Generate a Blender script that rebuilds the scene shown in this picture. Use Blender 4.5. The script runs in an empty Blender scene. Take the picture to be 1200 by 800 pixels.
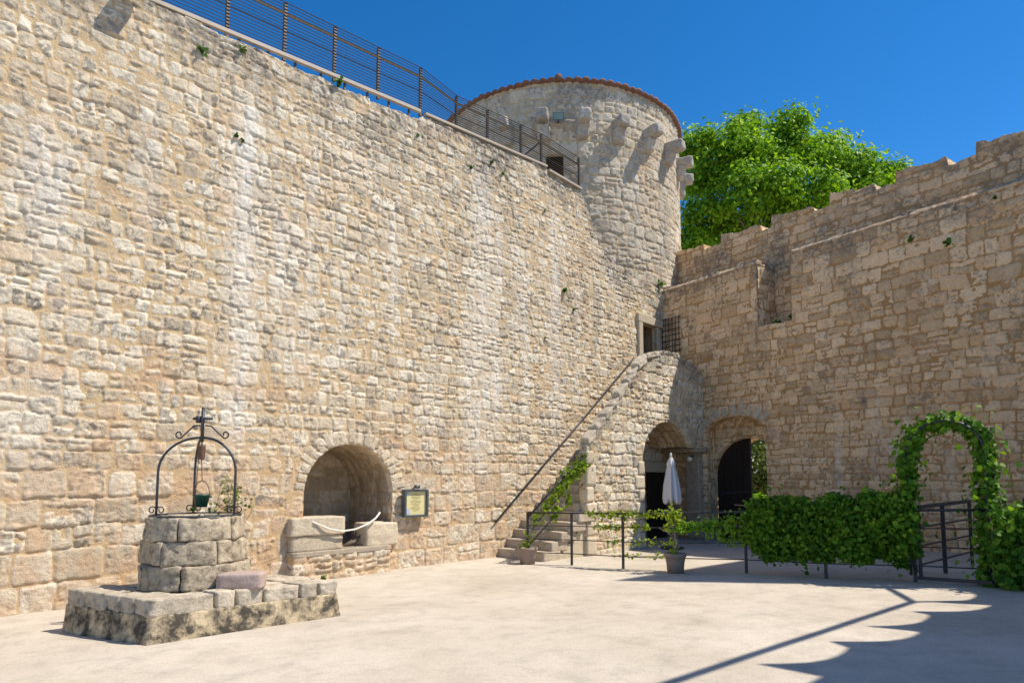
import bpy, bmesh, math
import numpy as np
from mathutils import Vector, Matrix

# ------------------------------------------------------------------ camera, sky, sun, exposure
S = bpy.context.scene
col = S.collection
rad = math.radians

# courtyard frame: u runs along the long wall towards the corner, n points out of it into the yard
A = np.array([-6.134, 7.828, 0.0])
U = np.array([0.69380, 0.72017, 0.0])
N = np.array([0.72017, -0.69380, 0.0])
Z = np.array([0.0, 0.0, 1.0])
K = A + 15.35 * U                                   # corner of the two walls
W = np.array([0.58436, -0.81150, 0.0])              # along the gate wall
M = np.array([-0.81150, -0.58436, 0.0])             # out of the gate wall into the yard

cam_d = bpy.data.cameras.new('camera')
cam = bpy.data.objects.new('camera', cam_d); col.objects.link(cam)
cam.location = (0, 0, 1.62)
cam.rotation_euler = (rad(90 + 4.726), 0, 0)
cam_d.sensor_width = 36; cam_d.lens = 22.5
cam_d.shift_y = 0.0842
cam_d.clip_end = 2000; cam_d.clip_start = 0.05
S.camera = cam

sun_vec = 0.42 * U + 0.50 * N + 1.0 * Z
sun_vec = sun_vec / np.linalg.norm(sun_vec)
sun_el = math.asin(sun_vec[2]); sun_az = math.atan2(sun_vec[0], sun_vec[1])
wd = bpy.data.worlds.new('World'); S.world = wd; wd.use_nodes = True
nt = wd.node_tree
for x in list(nt.nodes): nt.nodes.remove(x)
sky = nt.nodes.new('ShaderNodeTexSky'); sky.sky_type = 'NISHITA'; sky.sun_disc = False
sky.sun_elevation = sun_el; sky.sun_rotation = sun_az
sky.air_density = 1.0; sky.dust_density = 0.15; sky.ozone_density = 4.0; sky.altitude = 1500
hs = nt.nodes.new('ShaderNodeHueSaturation'); hs.inputs['Saturation'].default_value = 1.32
bg = nt.nodes.new('ShaderNodeBackground'); bg.inputs['Strength'].default_value = 0.124
ow = nt.nodes.new('ShaderNodeOutputWorld')
nt.links.new(sky.outputs[0], hs.inputs['Color']); nt.links.new(hs.outputs[0], bg.inputs['Color'])
nt.links.new(bg.outputs[0], ow.inputs['Surface'])
sl = bpy.data.lights.new('sun', 'SUN'); sl.energy = 4.3; sl.angle = rad(0.53); sl.color = (1.0, 0.92, 0.80)
so = bpy.data.objects.new('sun', sl); col.objects.link(so)
so.rotation_euler = Vector(-sun_vec).to_track_quat('-Z', 'Y').to_euler(); so.location = (20, 0, 40)
S.view_settings.view_transform = 'Standard'; S.view_settings.look = 'None'
S.view_settings.exposure = 0.54; S.view_settings.gamma = 1.0; S.view_settings.use_curve_mapping = False

rng = np.random.default_rng(11)

# ------------------------------------------------------------------ noise
def _h(ix, iy, seed):
    x = (ix.astype(np.int64) * 374761393 + iy.astype(np.int64) * 668265263 + seed * 974634777) & 0xFFFFFFFF
    x = ((x ^ (x >> 13)) * 1274126177) & 0xFFFFFFFF
    x = ((x ^ (x >> 16)) * 2246822519) & 0xFFFFFFFF
    return ((x ^ (x >> 15)) & 0xFFFFFF) / float(0xFFFFFF)
def vn(x, y, seed=0):
    x = np.asarray(x, float); y = np.asarray(y, float)
    fx = np.floor(x); fy = np.floor(y); tx = x - fx; ty = y - fy
    tx = tx * tx * (3 - 2 * tx); ty = ty * ty * (3 - 2 * ty)
    a = _h(fx, fy, seed); b = _h(fx + 1, fy, seed); c = _h(fx, fy + 1, seed); d = _h(fx + 1, fy + 1, seed)
    return (a + (b - a) * tx + (c - a) * ty + (a - b - c + d) * tx * ty) * 2 - 1
def fbm(x, y, seed=0, o=3):
    r = 0; am = 1; t = 0
    for i in range(o):
        r = r + am * vn(x * 2 ** i + 17.3 * i, y * 2 ** i - 9.1 * i, seed + i); t += am; am *= .5
    return r / t
def sstep(a, b, x):
    t = np.clip((x - a) / (b - a), 0, 1); return t * t * (3 - 2 * t)
def soft(x): return np.log1p(np.exp(np.clip(x / .6, -40, 40))) * .6
def gz(x, y):                                       # the yard rises gently away from the long wall
    nn = (x - A[0]) * N[0] + (y - A[1]) * N[1]
    uu = (x - A[0]) * U[0] + (y - A[1]) * U[1]
    return .040 * (soft(nn - 2.2) - soft(nn - 10.0)) * (1 - sstep(17, 24, uu))
def P(a, b, z=0.0): return A + a * U + b * N + z * Z
def PG(a, b, z=0.0):
    p = A + a * U + b * N; return p + Z * (gz(p[0], p[1]) + z)

# ------------------------------------------------------------------ objects
org = {}
def thing(name, label, cat, loc, group=None):
    o = bpy.data.objects.new(name, None); col.objects.link(o)
    o.location = tuple(float(v) for v in loc); o.empty_display_size = .2
    o['label'] = label; o['category'] = cat
    if group: o['group'] = group
    org[o] = np.array(loc, float); return o
def tag(o, label, cat, group=None):
    o['label'] = label; o['category'] = cat
    if group: o['group'] = group
    return o
def link(name, me, mat, parent=None, smooth=True):
    me.materials.append(mat)
    if smooth: me.polygons.foreach_set('use_smooth', np.ones(len(me.polygons), bool))
    o = bpy.data.objects.new(name, me); col.objects.link(o)
    if parent is not None: o.parent = parent; org[o] = org[parent]
    else: org[o] = np.zeros(3)
    return o
def raw_mesh(name, v, f4=None, f3=None, off=None):
    """fast mesh from arrays of quads and triangles"""
    v = np.asarray(v, np.float64)
    if off is not None: v = v - off
    me = bpy.data.meshes.new(name)
    q = np.zeros((0, 4), np.int64) if f4 is None else np.asarray(f4, np.int64).reshape(-1, 4)
    t = np.zeros((0, 3), np.int64) if f3 is None else np.asarray(f3, np.int64).reshape(-1, 3)
    nl = q.size + t.size; npoly = len(q) + len(t)
    me.vertices.add(len(v)); me.vertices.foreach_set('co', v.astype(np.float32).ravel())
    me.loops.add(nl); me.polygons.add(npoly)
    me.loops.foreach_set('vertex_index', np.concatenate([q.ravel(), t.ravel()]).astype(np.int32))
    st = np.concatenate([np.arange(len(q)) * 4, q.size + np.arange(len(t)) * 3])
    me.polygons.foreach_set('loop_start', st.astype(np.int32))
    me.update(calc_edges=True); me.validate()
    return me
def set_attr(me, name, rgba):
    at = me.color_attributes.new(name, 'FLOAT_COLOR', 'POINT')
    at.data.foreach_set('color', np.asarray(rgba, np.float32).ravel())

class MB:
    """collects shapes into one mesh"""
    def __init__(s): s.v = []; s.f = []
    def add(s, v, f):
        b = len(s.v); s.v += [tuple(map(float, p)) for p in v]; s.f += [tuple(i + b for i in q) for q in f]; return s
    def box(s, c, x, y, z, hx, hy, hz):
        c = np.array(c, float); x = np.array(x, float) * hx; y = np.array(y, float) * hy; z = np.array(z, float) * hz
        v = [c + i * x + j * y + k * z for k in (-1, 1) for j in (-1, 1) for i in (-1, 1)]
        return s.add(v, [(0, 2, 3, 1), (4, 5, 7, 6), (0, 1, 5, 4), (2, 6, 7, 3), (0, 4, 6, 2), (1, 3, 7, 5)])
    def tube(s, pts, r, n=8, closed=False, caps=True):
        pts = [np.array(p, float) for p in pts]; m = len(pts); rs = r if hasattr(r, '__len__') else [r] * m
        v = []; prev = None
        for i, p in enumerate(pts):
            if closed: t = pts[(i + 1) % m] - pts[i - 1]
            else: t = pts[min(i + 1, m - 1)] - pts[max(i - 1, 0)]
            t = t / (np.linalg.norm(t) + 1e-12)
            if prev is None:
                a = np.array([0, 0, 1.]) if abs(t[2]) < .9 else np.array([1., 0, 0])
            else: a = prev
            x = a - t * (a @ t); x /= np.linalg.norm(x); y = np.cross(t, x); prev = x
            for k in range(n):
                an = 2 * math.pi * k / n; v.append(p + rs[i] * (math.cos(an) * x + math.sin(an) * y))
        f = []
        for i in range(m if closed else m - 1):
            j = (i + 1) % m
            for k in range(n): f.append((i * n + k, i * n + (k + 1) % n, j * n + (k + 1) % n, j * n + k))
        if caps and not closed: f.append(tuple(range(n))[::-1]); f.append(tuple((m - 1) * n + k for k in range(n)))
        return s.add(v, f)
    def bar(s, p, q, w, h, up=Z):
        """square section bar from p to q"""
        p = np.array(p, float); q = np.array(q, float); d = q - p; L = np.linalg.norm(d); d /= L
        up = np.array(up, float); y = np.cross(up, d)
        if np.linalg.norm(y) < 1e-3: y = np.cross(np.array([1., 0, 0]), d)
        y /= np.linalg.norm(y); z = np.cross(d, y)
        return s.box((p + q) / 2, d, y, z, L / 2, w / 2, h / 2)
    def lathe(s, prof, c, n=24, wob=0):
        c = np.array(c, float); v = []; f = []
        for i, (r, z) in enumerate(prof):
            for k in range(n):
                an = 2 * math.pi * k / n; v.append(c + np.array([r * math.cos(an), r * math.sin(an), z]))
        for i in range(len(prof) - 1):
            for k in range(n): f.append((i * n + k, i * n + (k + 1) % n, (i + 1) * n + (k + 1) % n, (i + 1) * n + k))
        f.append(tuple(range(n))[::-1]); f.append(tuple((len(prof) - 1) * n + k for k in range(n)))
        return s.add(v, f)
    def build(s, name, mat, parent=None, smooth=False, bevel=0.0, seg=2):
        off = org[parent] if parent is not None else np.zeros(3)
        me = bpy.data.meshes.new(name)
        me.from_pydata([tuple(np.array(p) - off) for p in s.v], [], s.f); me.update()
        o = link(name, me, mat, parent, smooth)
        if bevel:
            b = o.modifiers.new('bevel', 'BEVEL'); b.width = bevel; b.segments = seg; b.limit_method = 'ANGLE'
        return o

def rough_block(name, c8, mat, parent, seed=0, n=7, rnd=.55, amp=.012, freq=6.0, flat=()):
    """a quarried stone: subdivided box mapped to 8 corners, corners rounded, faces uneven"""
    lin = np.linspace(-1, 1, n + 1); vs = {}; vl = []; fl = []
    def vid(i, j, k):
        key = (i, j, k)
        if key not in vs: vs[key] = len(vl); vl.append((lin[i], lin[j], lin[k]))
        return vs[key]
    for a in range(n):
        for b in range(n):
            for s_, e in ((0, 0), (1, n)):
                q = [(a, b), (a + 1, b), (a + 1, b + 1), (a, b + 1)]
                if s_ == 0: q = q[::-1]
                fl.append([vid(i, j, e) for i, j in q])
                fl.append([vid(j, e, i) for i, j in q])
                fl.append([vid(e, i, j) for i, j in q])
    p = np.array(vl)
    c8 = np.array(c8, float)
    sz = np.array([np.linalg.norm(c8[1] - c8[0]), np.linalg.norm(c8[2] - c8[0]), np.linalg.norm(c8[4] - c8[0])])
    # round the edges by a fixed radius whatever the block's proportions
    half = sz / 2; r = min(half) * rnd * .6
    q = p * half; inner = np.clip(q, -(half - r), half - r); d = q - inner; L = np.linalg.norm(d, axis=1, keepdims=True)
    q = inner + d / np.maximum(L, 1e-9) * np.minimum(L, r); p2 = q / half
    t = (p2 + 1) / 2
    w = [((1 - t[:, 0]) if not (i & 1) else t[:, 0]) * ((1 - t[:, 1]) if not (i & 2) else t[:, 1]) * ((1 - t[:, 2]) if not (i & 4) else t[:, 2]) for i in range(8)]
    v = sum(w[i][:, None] * c8[i] for i in range(8))
    cen = v.mean(0); nr = v - cen; nr /= np.linalg.norm(nr, axis=1, keepdims=True)
    nz = fbm(v[:, 0] * freq + v[:, 2] * 3.1 * freq / 3, v[:, 1] * freq - v[:, 2] * 2.3 * freq / 3, seed, 3)
    v = v + nr * (nz * amp)[:, None]
    me = raw_mesh(name, v, np.array(fl), None, org[parent] if parent is not None else None)
    return link(name, me, mat, parent, True)
def box8(c, x, y, z, hx, hy, hz):
    c = np.array(c, float)
    return [c + (i * 2 - 1) * hx * np.array(x) + (j * 2 - 1) * hy * np.array(y) + (k * 2 - 1) * hz * np.array(z) for k in (0, 1) for j in (0, 1) for i in (0, 1)]

# ------------------------------------------------------------------ materials
def newmat(name):
    m = bpy.data.materials.new(name); m.use_nodes = True
    return m, m.node_tree, m.node_tree.nodes['Principled BSDF']
def nd(t, kind, **kw):
    x = t.nodes.new(kind)
    for k, v in kw.items(): setattr(x, k, v)
    return x
def noise(t, scale, detail=5, rough=.55, vec=None, dist=0):
    x = nd(t, 'ShaderNodeTexNoise'); x.inputs['Scale'].default_value = scale; x.inputs['Detail'].default_value = detail
    x.inputs['Roughness'].default_value = rough; x.inputs['Distortion'].default_value = dist
    if vec is not None: t.links.new(vec, x.inputs['Vector'])
    return x.outputs['Fac']
def ramp(t, fac, stops, interp='LINEAR'):
    r = nd(t, 'ShaderNodeValToRGB'); e = r.color_ramp.elements; r.color_ramp.interpolation = interp
    while len(e) < len(stops): e.new(.5)
    for i, (p, c) in enumerate(stops): e[i].position = p; e[i].color = (*c, 1) if hasattr(c, '__len__') else (c, c, c, 1)
    t.links.new(fac, r.inputs['Fac']); return r.outputs['Color']
def mix(t, fac, a, b, blend='MIX'):
    x = nd(t, 'ShaderNodeMix', data_type='RGBA', blend_type=blend)
    if hasattr(fac, 'is_linked'): t.links.new(fac, x.inputs[0])
    else: x.inputs[0].default_value = fac
    for s, v in ((6, a), (7, b)):
        if hasattr(v, 'is_linked'): t.links.new(v, x.inputs[s])
        else: x.inputs[s].default_value = (*v, 1)
    return x.outputs[2]
def mth(t, op, a, b=0.0, clamp=False):
    x = nd(t, 'ShaderNodeMath', operation=op, use_clamp=clamp)
    for i, v in ((0, a), (1, b)):
        if hasattr(v, 'is_linked'): t.links.new(v, x.inputs[i])
        else: x.inputs[i].default_value = v
    return x.outputs[0]
def bump(t, b, h, strength, dist):
    x = nd(t, 'ShaderNodeBump'); x.inputs['Strength'].default_value = strength; x.inputs['Distance'].default_value = dist
    t.links.new(h, x.inputs['Height']); t.links.new(x.outputs[0], b.inputs['Normal'])
def objco(t):
    return nd(t, 'ShaderNodeTexCoord').outputs['Object']

def masonry(name, mortar, ramp_stops, tint=(1, 1, 1), pit=.5):
    m, t, b = newmat(name); co = objco(t)
    at = nd(t, 'ShaderNodeAttribute', attribute_name='stone'); sp = nd(t, 'ShaderNodeSeparateColor'); t.links.new(at.outputs['Color'], sp.inputs[0])
    aw = nd(t, 'ShaderNodeAttribute', attribute_name='wear'); sw = nd(t, 'ShaderNodeSeparateColor'); t.links.new(aw.outputs['Color'], sw.inputs[0])
    n1 = noise(t, 3.2, 6, .6, co); n2 = noise(t, 19, 7, .7, co, .3); n3 = noise(t, 52, 4, .6, co); n4 = noise(t, 9, 5, .65, co, .6)
    st = ramp(t, sp.outputs[1], ramp_stops)
    st = mix(t, 1.0, st, ramp(t, n2, [(.22, .45), (.42, .92), (.6, 1.06), (.8, 1.22)]), 'MULTIPLY')
    # pitted, lichen-grey faces: amount differs from stone to stone
    pits = mth(t, 'MULTIPLY', ramp(t, n4, [(.50, 0.), (.58, 1.)]), mth(t, 'MULTIPLY', sp.outputs[2], pit))
    st = mix(t, pits, st, (.21, .195, .175))
    mo = mix(t, n1, tuple(c * .86 for c in mortar), tuple(c * 1.14 for c in mortar))
    mo = mix(t, 1.0, mo, ramp(t, n3, [(.3, .86), (.7, 1.1)]), 'MULTIPLY')
    # ragged edge between stone and mortar
    ed = mth(t, 'ADD', sp.outputs[0], mth(t, 'MULTIPLY', mth(t, 'SUBTRACT', n3, .5), .9))
    ed = ramp(t, ed, [(.36, 0.), (.66, 1.)])
    c = mix(t, ed, mo, st)
    wf = mth(t, 'MULTIPLY', sw.outputs[0], ramp(t, n2, [(.3, .25), (.6, 1.)]))
    c = mix(t, wf, c, (.74, .72, .68))
    gf = mth(t, 'MULTIPLY', sw.outputs[1], ramp(t, n4, [(.34, .1), (.62, 1.)]))
    c = mix(t, gf, c, (.19, .18, .165))
    of = mth(t, 'MULTIPLY', sw.outputs[2], ramp(t, n1, [(.38, 0.), (.62, 1.)]))
    c = mix(t, of, c, (.52, .33, .19))
    c = mix(t, 1.0, c, tint, 'MULTIPLY')
    t.links.new(c, b.inputs['Base Color']); b.inputs['Roughness'].default_value = .93
    b.inputs['Specular IOR Level'].default_value = .15
    hh = mth(t, 'ADD', mth(t, 'MULTIPLY', n2, 1.0), mth(t, 'MULTIPLY', n3, .45))
    bump(t, b, hh, .9, .024)
    return m
M_wall = masonry('sunlit_rubble_masonry', (.575, .44, .275), [(0, (.48, .41, .315)), (.2, (.59, .51, .39)), (.5, (.67, .595, .47)), (.86, (.74, .685, .575)), (.93, (.65, .53, .39)), (1, (.61, .47, .33))], (1.03, .99, .925), pit=.95)
M_gate = masonry('gate_wall_masonry', (.41, .265, .13), [(0, (.50, .375, .24)), (.3, (.66, .51, .34)), (.7, (.78, .625, .445)), (1, (.62, .44, .27))], (1.09, 1.0, .885), pit=.7)
M_tower = masonry('tower_ashlar', (.53, .41, .26), [(0, (.46, .40, .31)), (.35, (.56, .495, .39)), (.75, (.63, .565, .455)), (1, (.58, .47, .35))], (1.02, .99, .94), pit=.8)
M_reveal_dark = masonry('shade_darkened_masonry', (.26, .18, .10), [(0, (.22, .16, .10)), (1, (.34, .26, .17))], pit=.6)  # wall masonry darkened: shade in the doorway reveal put into the colour
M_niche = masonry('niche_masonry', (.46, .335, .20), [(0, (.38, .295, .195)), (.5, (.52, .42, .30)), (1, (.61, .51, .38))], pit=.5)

def plain_stone(name, c1, c2, dark, damt=.6, scale=5.0, bs=.5, dst=((.48, 0.), (.68, 1.))):
    m, t, b = newmat(name); co = objco(t)
    oi = nd(t, 'ShaderNodeObjectInfo').outputs['Random']
    n1 = noise(t, scale, 6, .62, co, .3); n2 = noise(t, scale * 5, 6, .68, co); n3 = noise(t, scale * 1.7, 7, .72, co, .15)
    c = mix(t, n1, c1, c2)
    c = mix(t, 1.0, c, ramp(t, oi, [(0, .82), (1, 1.12)]), 'MULTIPLY')
    c = mix(t, mth(t, 'MULTIPLY', ramp(t, n3, dst), damt), c, dark)
    c = mix(t, 1.0, c, ramp(t, n2, [(.3, .72), (.7, 1.14)]), 'MULTIPLY')
    t.links.new(c, b.inputs['Base Color']); b.inputs['Roughness'].default_value = .92; b.inputs['Specular IOR Level'].default_value = .15
    bump(t, b, mth(t, 'ADD', n2, mth(t, 'MULTIPLY', n3, .6)), bs, .015)
    return m
M_dress = plain_stone('dressed_limestone', (.58, .475, .335), (.69, .595, .45), (.42, .33, .23), .5, 6, .9)
M_step = plain_stone('worn_step_stone', (.46, .375, .275), (.58, .49, .375), (.28, .22, .165), .5, 5, .8)
M_moss = plain_stone('lichen_grey_stone', (.50, .425, .32), (.62, .54, .42), (.19, .165, .135), .6, 7)
M_curb = plain_stone('well_curb_stone', (.44, .35, .235), (.62, .525, .39), (.11, .09, .065), .85, 6, 1.0, ((.46, 0.), (.66, 1.)))
M_slab = plain_stone('well_slab_stone', (.50, .415, .305), (.64, .555, .43), (.15, .125, .095), .75, 5, 1.0)
M_plinth = plain_stone('stained_plaster_plinth', (.50, .385, .225), (.63, .505, .335), (.07, .062, .05), .97, 2.6, .9, ((.40, 0.), (.57, 1.)))
M_pink = plain_stone('pinkish_stone', (.50, .36, .29), (.60, .48, .42), (.30, .2, .17), .5, 9)
M_pier = plain_stone('brown_pier_stone', (.34, .265, .18), (.47, .38, .28), (.18, .14, .10), .7, 5, 1.0)
M_corbel = plain_stone('corbel_stone', (.42, .38, .32), (.53, .48, .41), (.2, .18, .16), .6, 6)

def simple(name, colr, rough=.5, metal=0.0, var=.15, scale=20, bs=0, spec=.5):
    m, t, b = newmat(name); co = objco(t); n1 = noise(t, scale, 5, .6, co)
    c = mix(t, n1, tuple(x * (1 - var) for x in colr), tuple(min(1, x * (1 + var)) for x in colr))
    t.links.new(c, b.inputs['Base Color']); b.inputs['Roughness'].default_value = rough; b.inputs['Metallic'].default_value = metal
    b.inputs['Specular IOR Level'].default_value = spec
    if bs: bump(t, b, n1, bs, .005)
    return m
M_iron = simple('dark_painted_iron', (.035, .035, .04), .45, .2, .35, 40, .2)
M_wrought = simple('wrought_iron', (.05, .055, .065), .5, .4, .5, 60, .3)
M_rail = simple('brown_railing_metal', (.10, .072, .05), .5, .3, .35, 30)
M_handrail = simple('light_steel_tube', (.34, .29, .235), .4, .3, .2, 30)
M_channel = simple('pale_channel', (.40, .33, .25), .6, 0, .2, 6)
M_wire = simple('railing_wire', (.10, .085, .07), .45, .5, .2, 10)
M_rope = simple('white_rope', (.72, .68, .60), .85, 0, .12, 80, .4)
M_dark = simple('interior_darkness', (.03, .025, .02), .9)  # near-black colour stands in for the darkness inside passage and well
M_cloth = simple('pale_parasol_cloth', (.62, .60, .60), .85, 0, .06, 12, .1, .2)
M_awn = simple('awning_cloth', (.6, .55, .47), .9, 0, .05)
M_pot = simple('brown_clay_pot', (.27, .20, .16), .75, 0, .18, 9, .2)
M_soil = simple('potting_soil', (.06, .045, .03), .95, 0, .4, 60, .6)
M_bark = simple('bark', (.16, .125, .09), .9, 0, .4, 25, .8)
M_stem = simple('vine_stem', (.20, .17, .13), .85, 0, .4, 50, .5)
M_green = simple('green_enamel_bucket', (.018, .075, .055), .4, .1, .3, 30)
M_wood = simple('pulley_wood', (.13, .065, .035), .7, 0, .4, 40)
M_lamp = simple('milky_globe', (.8, .74, .55), .3)
M_flood = simple('floodlight_housing', (.10, .12, .13), .4, .4, .2)
M_glass = simple('lamp_glass', (.12, .26, .30), .08)
M_tile = simple('terracotta_tile', (.19, .092, .058), .85, 0, .55, 7, .4)
M_lowwall = simple('outer_kerb_stone', (.18, .18, .185), .8, 0, .15, 6)

def door_mat():
    m, t, b = newmat('dark_oak_planks'); co = objco(t)
    mp = nd(t, 'ShaderNodeMapping'); mp.inputs['Scale'].default_value = (14, 14, 1.4); t.links.new(co, mp.inputs['Vector'])
    n1 = noise(t, 1.5, 6, .65, mp.outputs[0])
    c = mix(t, n1, (.012, .008, .006), (.035, .022, .015)); t.links.new(c, b.inputs['Base Color']); b.inputs['Roughness'].default_value = .7
    b.inputs['Specular IOR Level'].default_value = .25
    bump(t, b, n1, .4, .01); return m
M_door = door_mat()

def leaf_mat(name, dark, mid, light, trans=.35):
    m, t, b = newmat(name)
    at = nd(t, 'ShaderNodeAttribute', attribute_name='leaf'); sp = nd(t, 'ShaderNodeSeparateColor'); t.links.new(at.outputs['Color'], sp.inputs[0])
    c = ramp(t, sp.outputs[0], [(0, dark), (.55, mid), (1, light)])
    t.links.new(c, b.inputs['Base Color']); b.inputs['Roughness'].default_value = .55; b.inputs['Specular IOR Level'].default_value = .22
    tr = nd(t, 'ShaderNodeBsdfTranslucent'); t.links.new(mix(t, 1.0, c, (1.3, 1.25, .5), 'MULTIPLY'), tr.inputs['Color'])
    ms = nd(t, 'ShaderNodeMixShader'); ms.inputs[0].default_value = trans
    t.links.new(b.outputs[0], ms.inputs[1]); t.links.new(tr.outputs[0], ms.inputs[2])
    t.links.new(ms.outputs[0], t.nodes['Material Output'].inputs['Surface'])
    return m
M_tree = leaf_mat('broadleaf_foliage', (.05, .14, .010), (.18, .36, .017), (.34, .54, .035), .42)
M_vine = leaf_mat('vine_leaves', (.04, .115, .008), (.12, .26, .016), (.24, .41, .03), .4)
M_young = leaf_mat('young_vine_leaves', (.12, .21, .012), (.23, .33, .02), (.36, .43, .035))
M_weed = leaf_mat('weed_leaves', (.03, .09, .012), (.06, .15, .02), (.12, .2, .03))
M_olive = leaf_mat('dusty_shrub_leaves', (.06, .10, .025), (.14, .19, .045), (.27, .31, .09))

def ground_mat():
    m, t, b = newmat('pale_beaten_yard'); co = objco(t)
    n1 = noise(t, .55, 6, .6, co, .4); n2 = noise(t, 3.5, 7, .65, co); n3 = noise(t, 45, 5, .7, co); n4 = noise(t, 140, 3, .6, co)
    c = mix(t, ramp(t, n1, [(.35, 0.), (.65, 1.)]), (.455, .395, .315), (.555, .49, .405))
    c = mix(t, 1.0, c, ramp(t, n2, [(.3, .82), (.5, 1.0), (.7, 1.07)]), 'MULTIPLY')
    c = mix(t, 1.0, c, ramp(t, n3, [(.32, .8), (.5, 1.0), (.75, 1.08)]), 'MULTIPLY')
    # faint trowel joints and hairline cracks
    mp = nd(t, 'ShaderNodeMapping'); mp.inputs['Rotation'].default_value = (0, 0, .74); t.links.new(co, mp.inputs['Vector'])
    vo = nd(t, 'ShaderNodeTexVoronoi', feature='DISTANCE_TO_EDGE'); vo.inputs['Scale'].default_value = .22
    ad = nd(t, 'ShaderNodeVectorMath', operation='ADD'); nv = nd(t, 'ShaderNodeTexNoise'); nv.inputs['Scale'].default_value = 1.1; nv.inputs['Detail'].default_value = 6
    t.links.new(mp.outputs[0], nv.inputs['Vector']); t.links.new(mp.outputs[0], ad.inputs[0]); t.links.new(nv.outputs['Color'], ad.inputs[1])
    t.links.new(ad.outputs[0], vo.inputs['Vector'])
    c = mix(t, mth(t, 'MULTIPLY', ramp(t, vo.outputs[0], [(0, 1.), (.004, 0.)]), .16), c, (.25, .21, .17))
    # scattered dark specks and stains
    c = mix(t, ramp(t, noise(t, 11, 4, .7, co, 1.2), [(.69, 0.), (.76, .28)]), c, (.27, .23, .185))
    t.links.new(c, b.inputs['Base Color']); b.inputs['Roughness'].default_value = .95; b.inputs['Specular IOR Level'].default_value = .12
    bump(t, b, mth(t, 'ADD', n3, mth(t, 'ADD', mth(t, 'MULTIPLY', n4, .5), mth(t, 'MULTIPLY', n2, 1.5))), .35, .012)
    return m
M_ground = ground_mat()

def board_mat():
    m, t, b = newmat('faded_yellow_notice'); co = nd(t, 'ShaderNodeTexCoord').outputs['Generated']
    n1 = noise(t, 3, 4, .6, co)
    c = mix(t, n1, (.62, .52, .22), (.72, .66, .38))
    t.links.new(c, b.inputs['Base Color']); b.inputs['Roughness'].default_value = .35; return m
M_board = board_mat()
M_ink = simple('faded_print', (.24, .20, .09), .6)
M_map = simple('bluish_print', (.42, .47, .58), .6)

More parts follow.
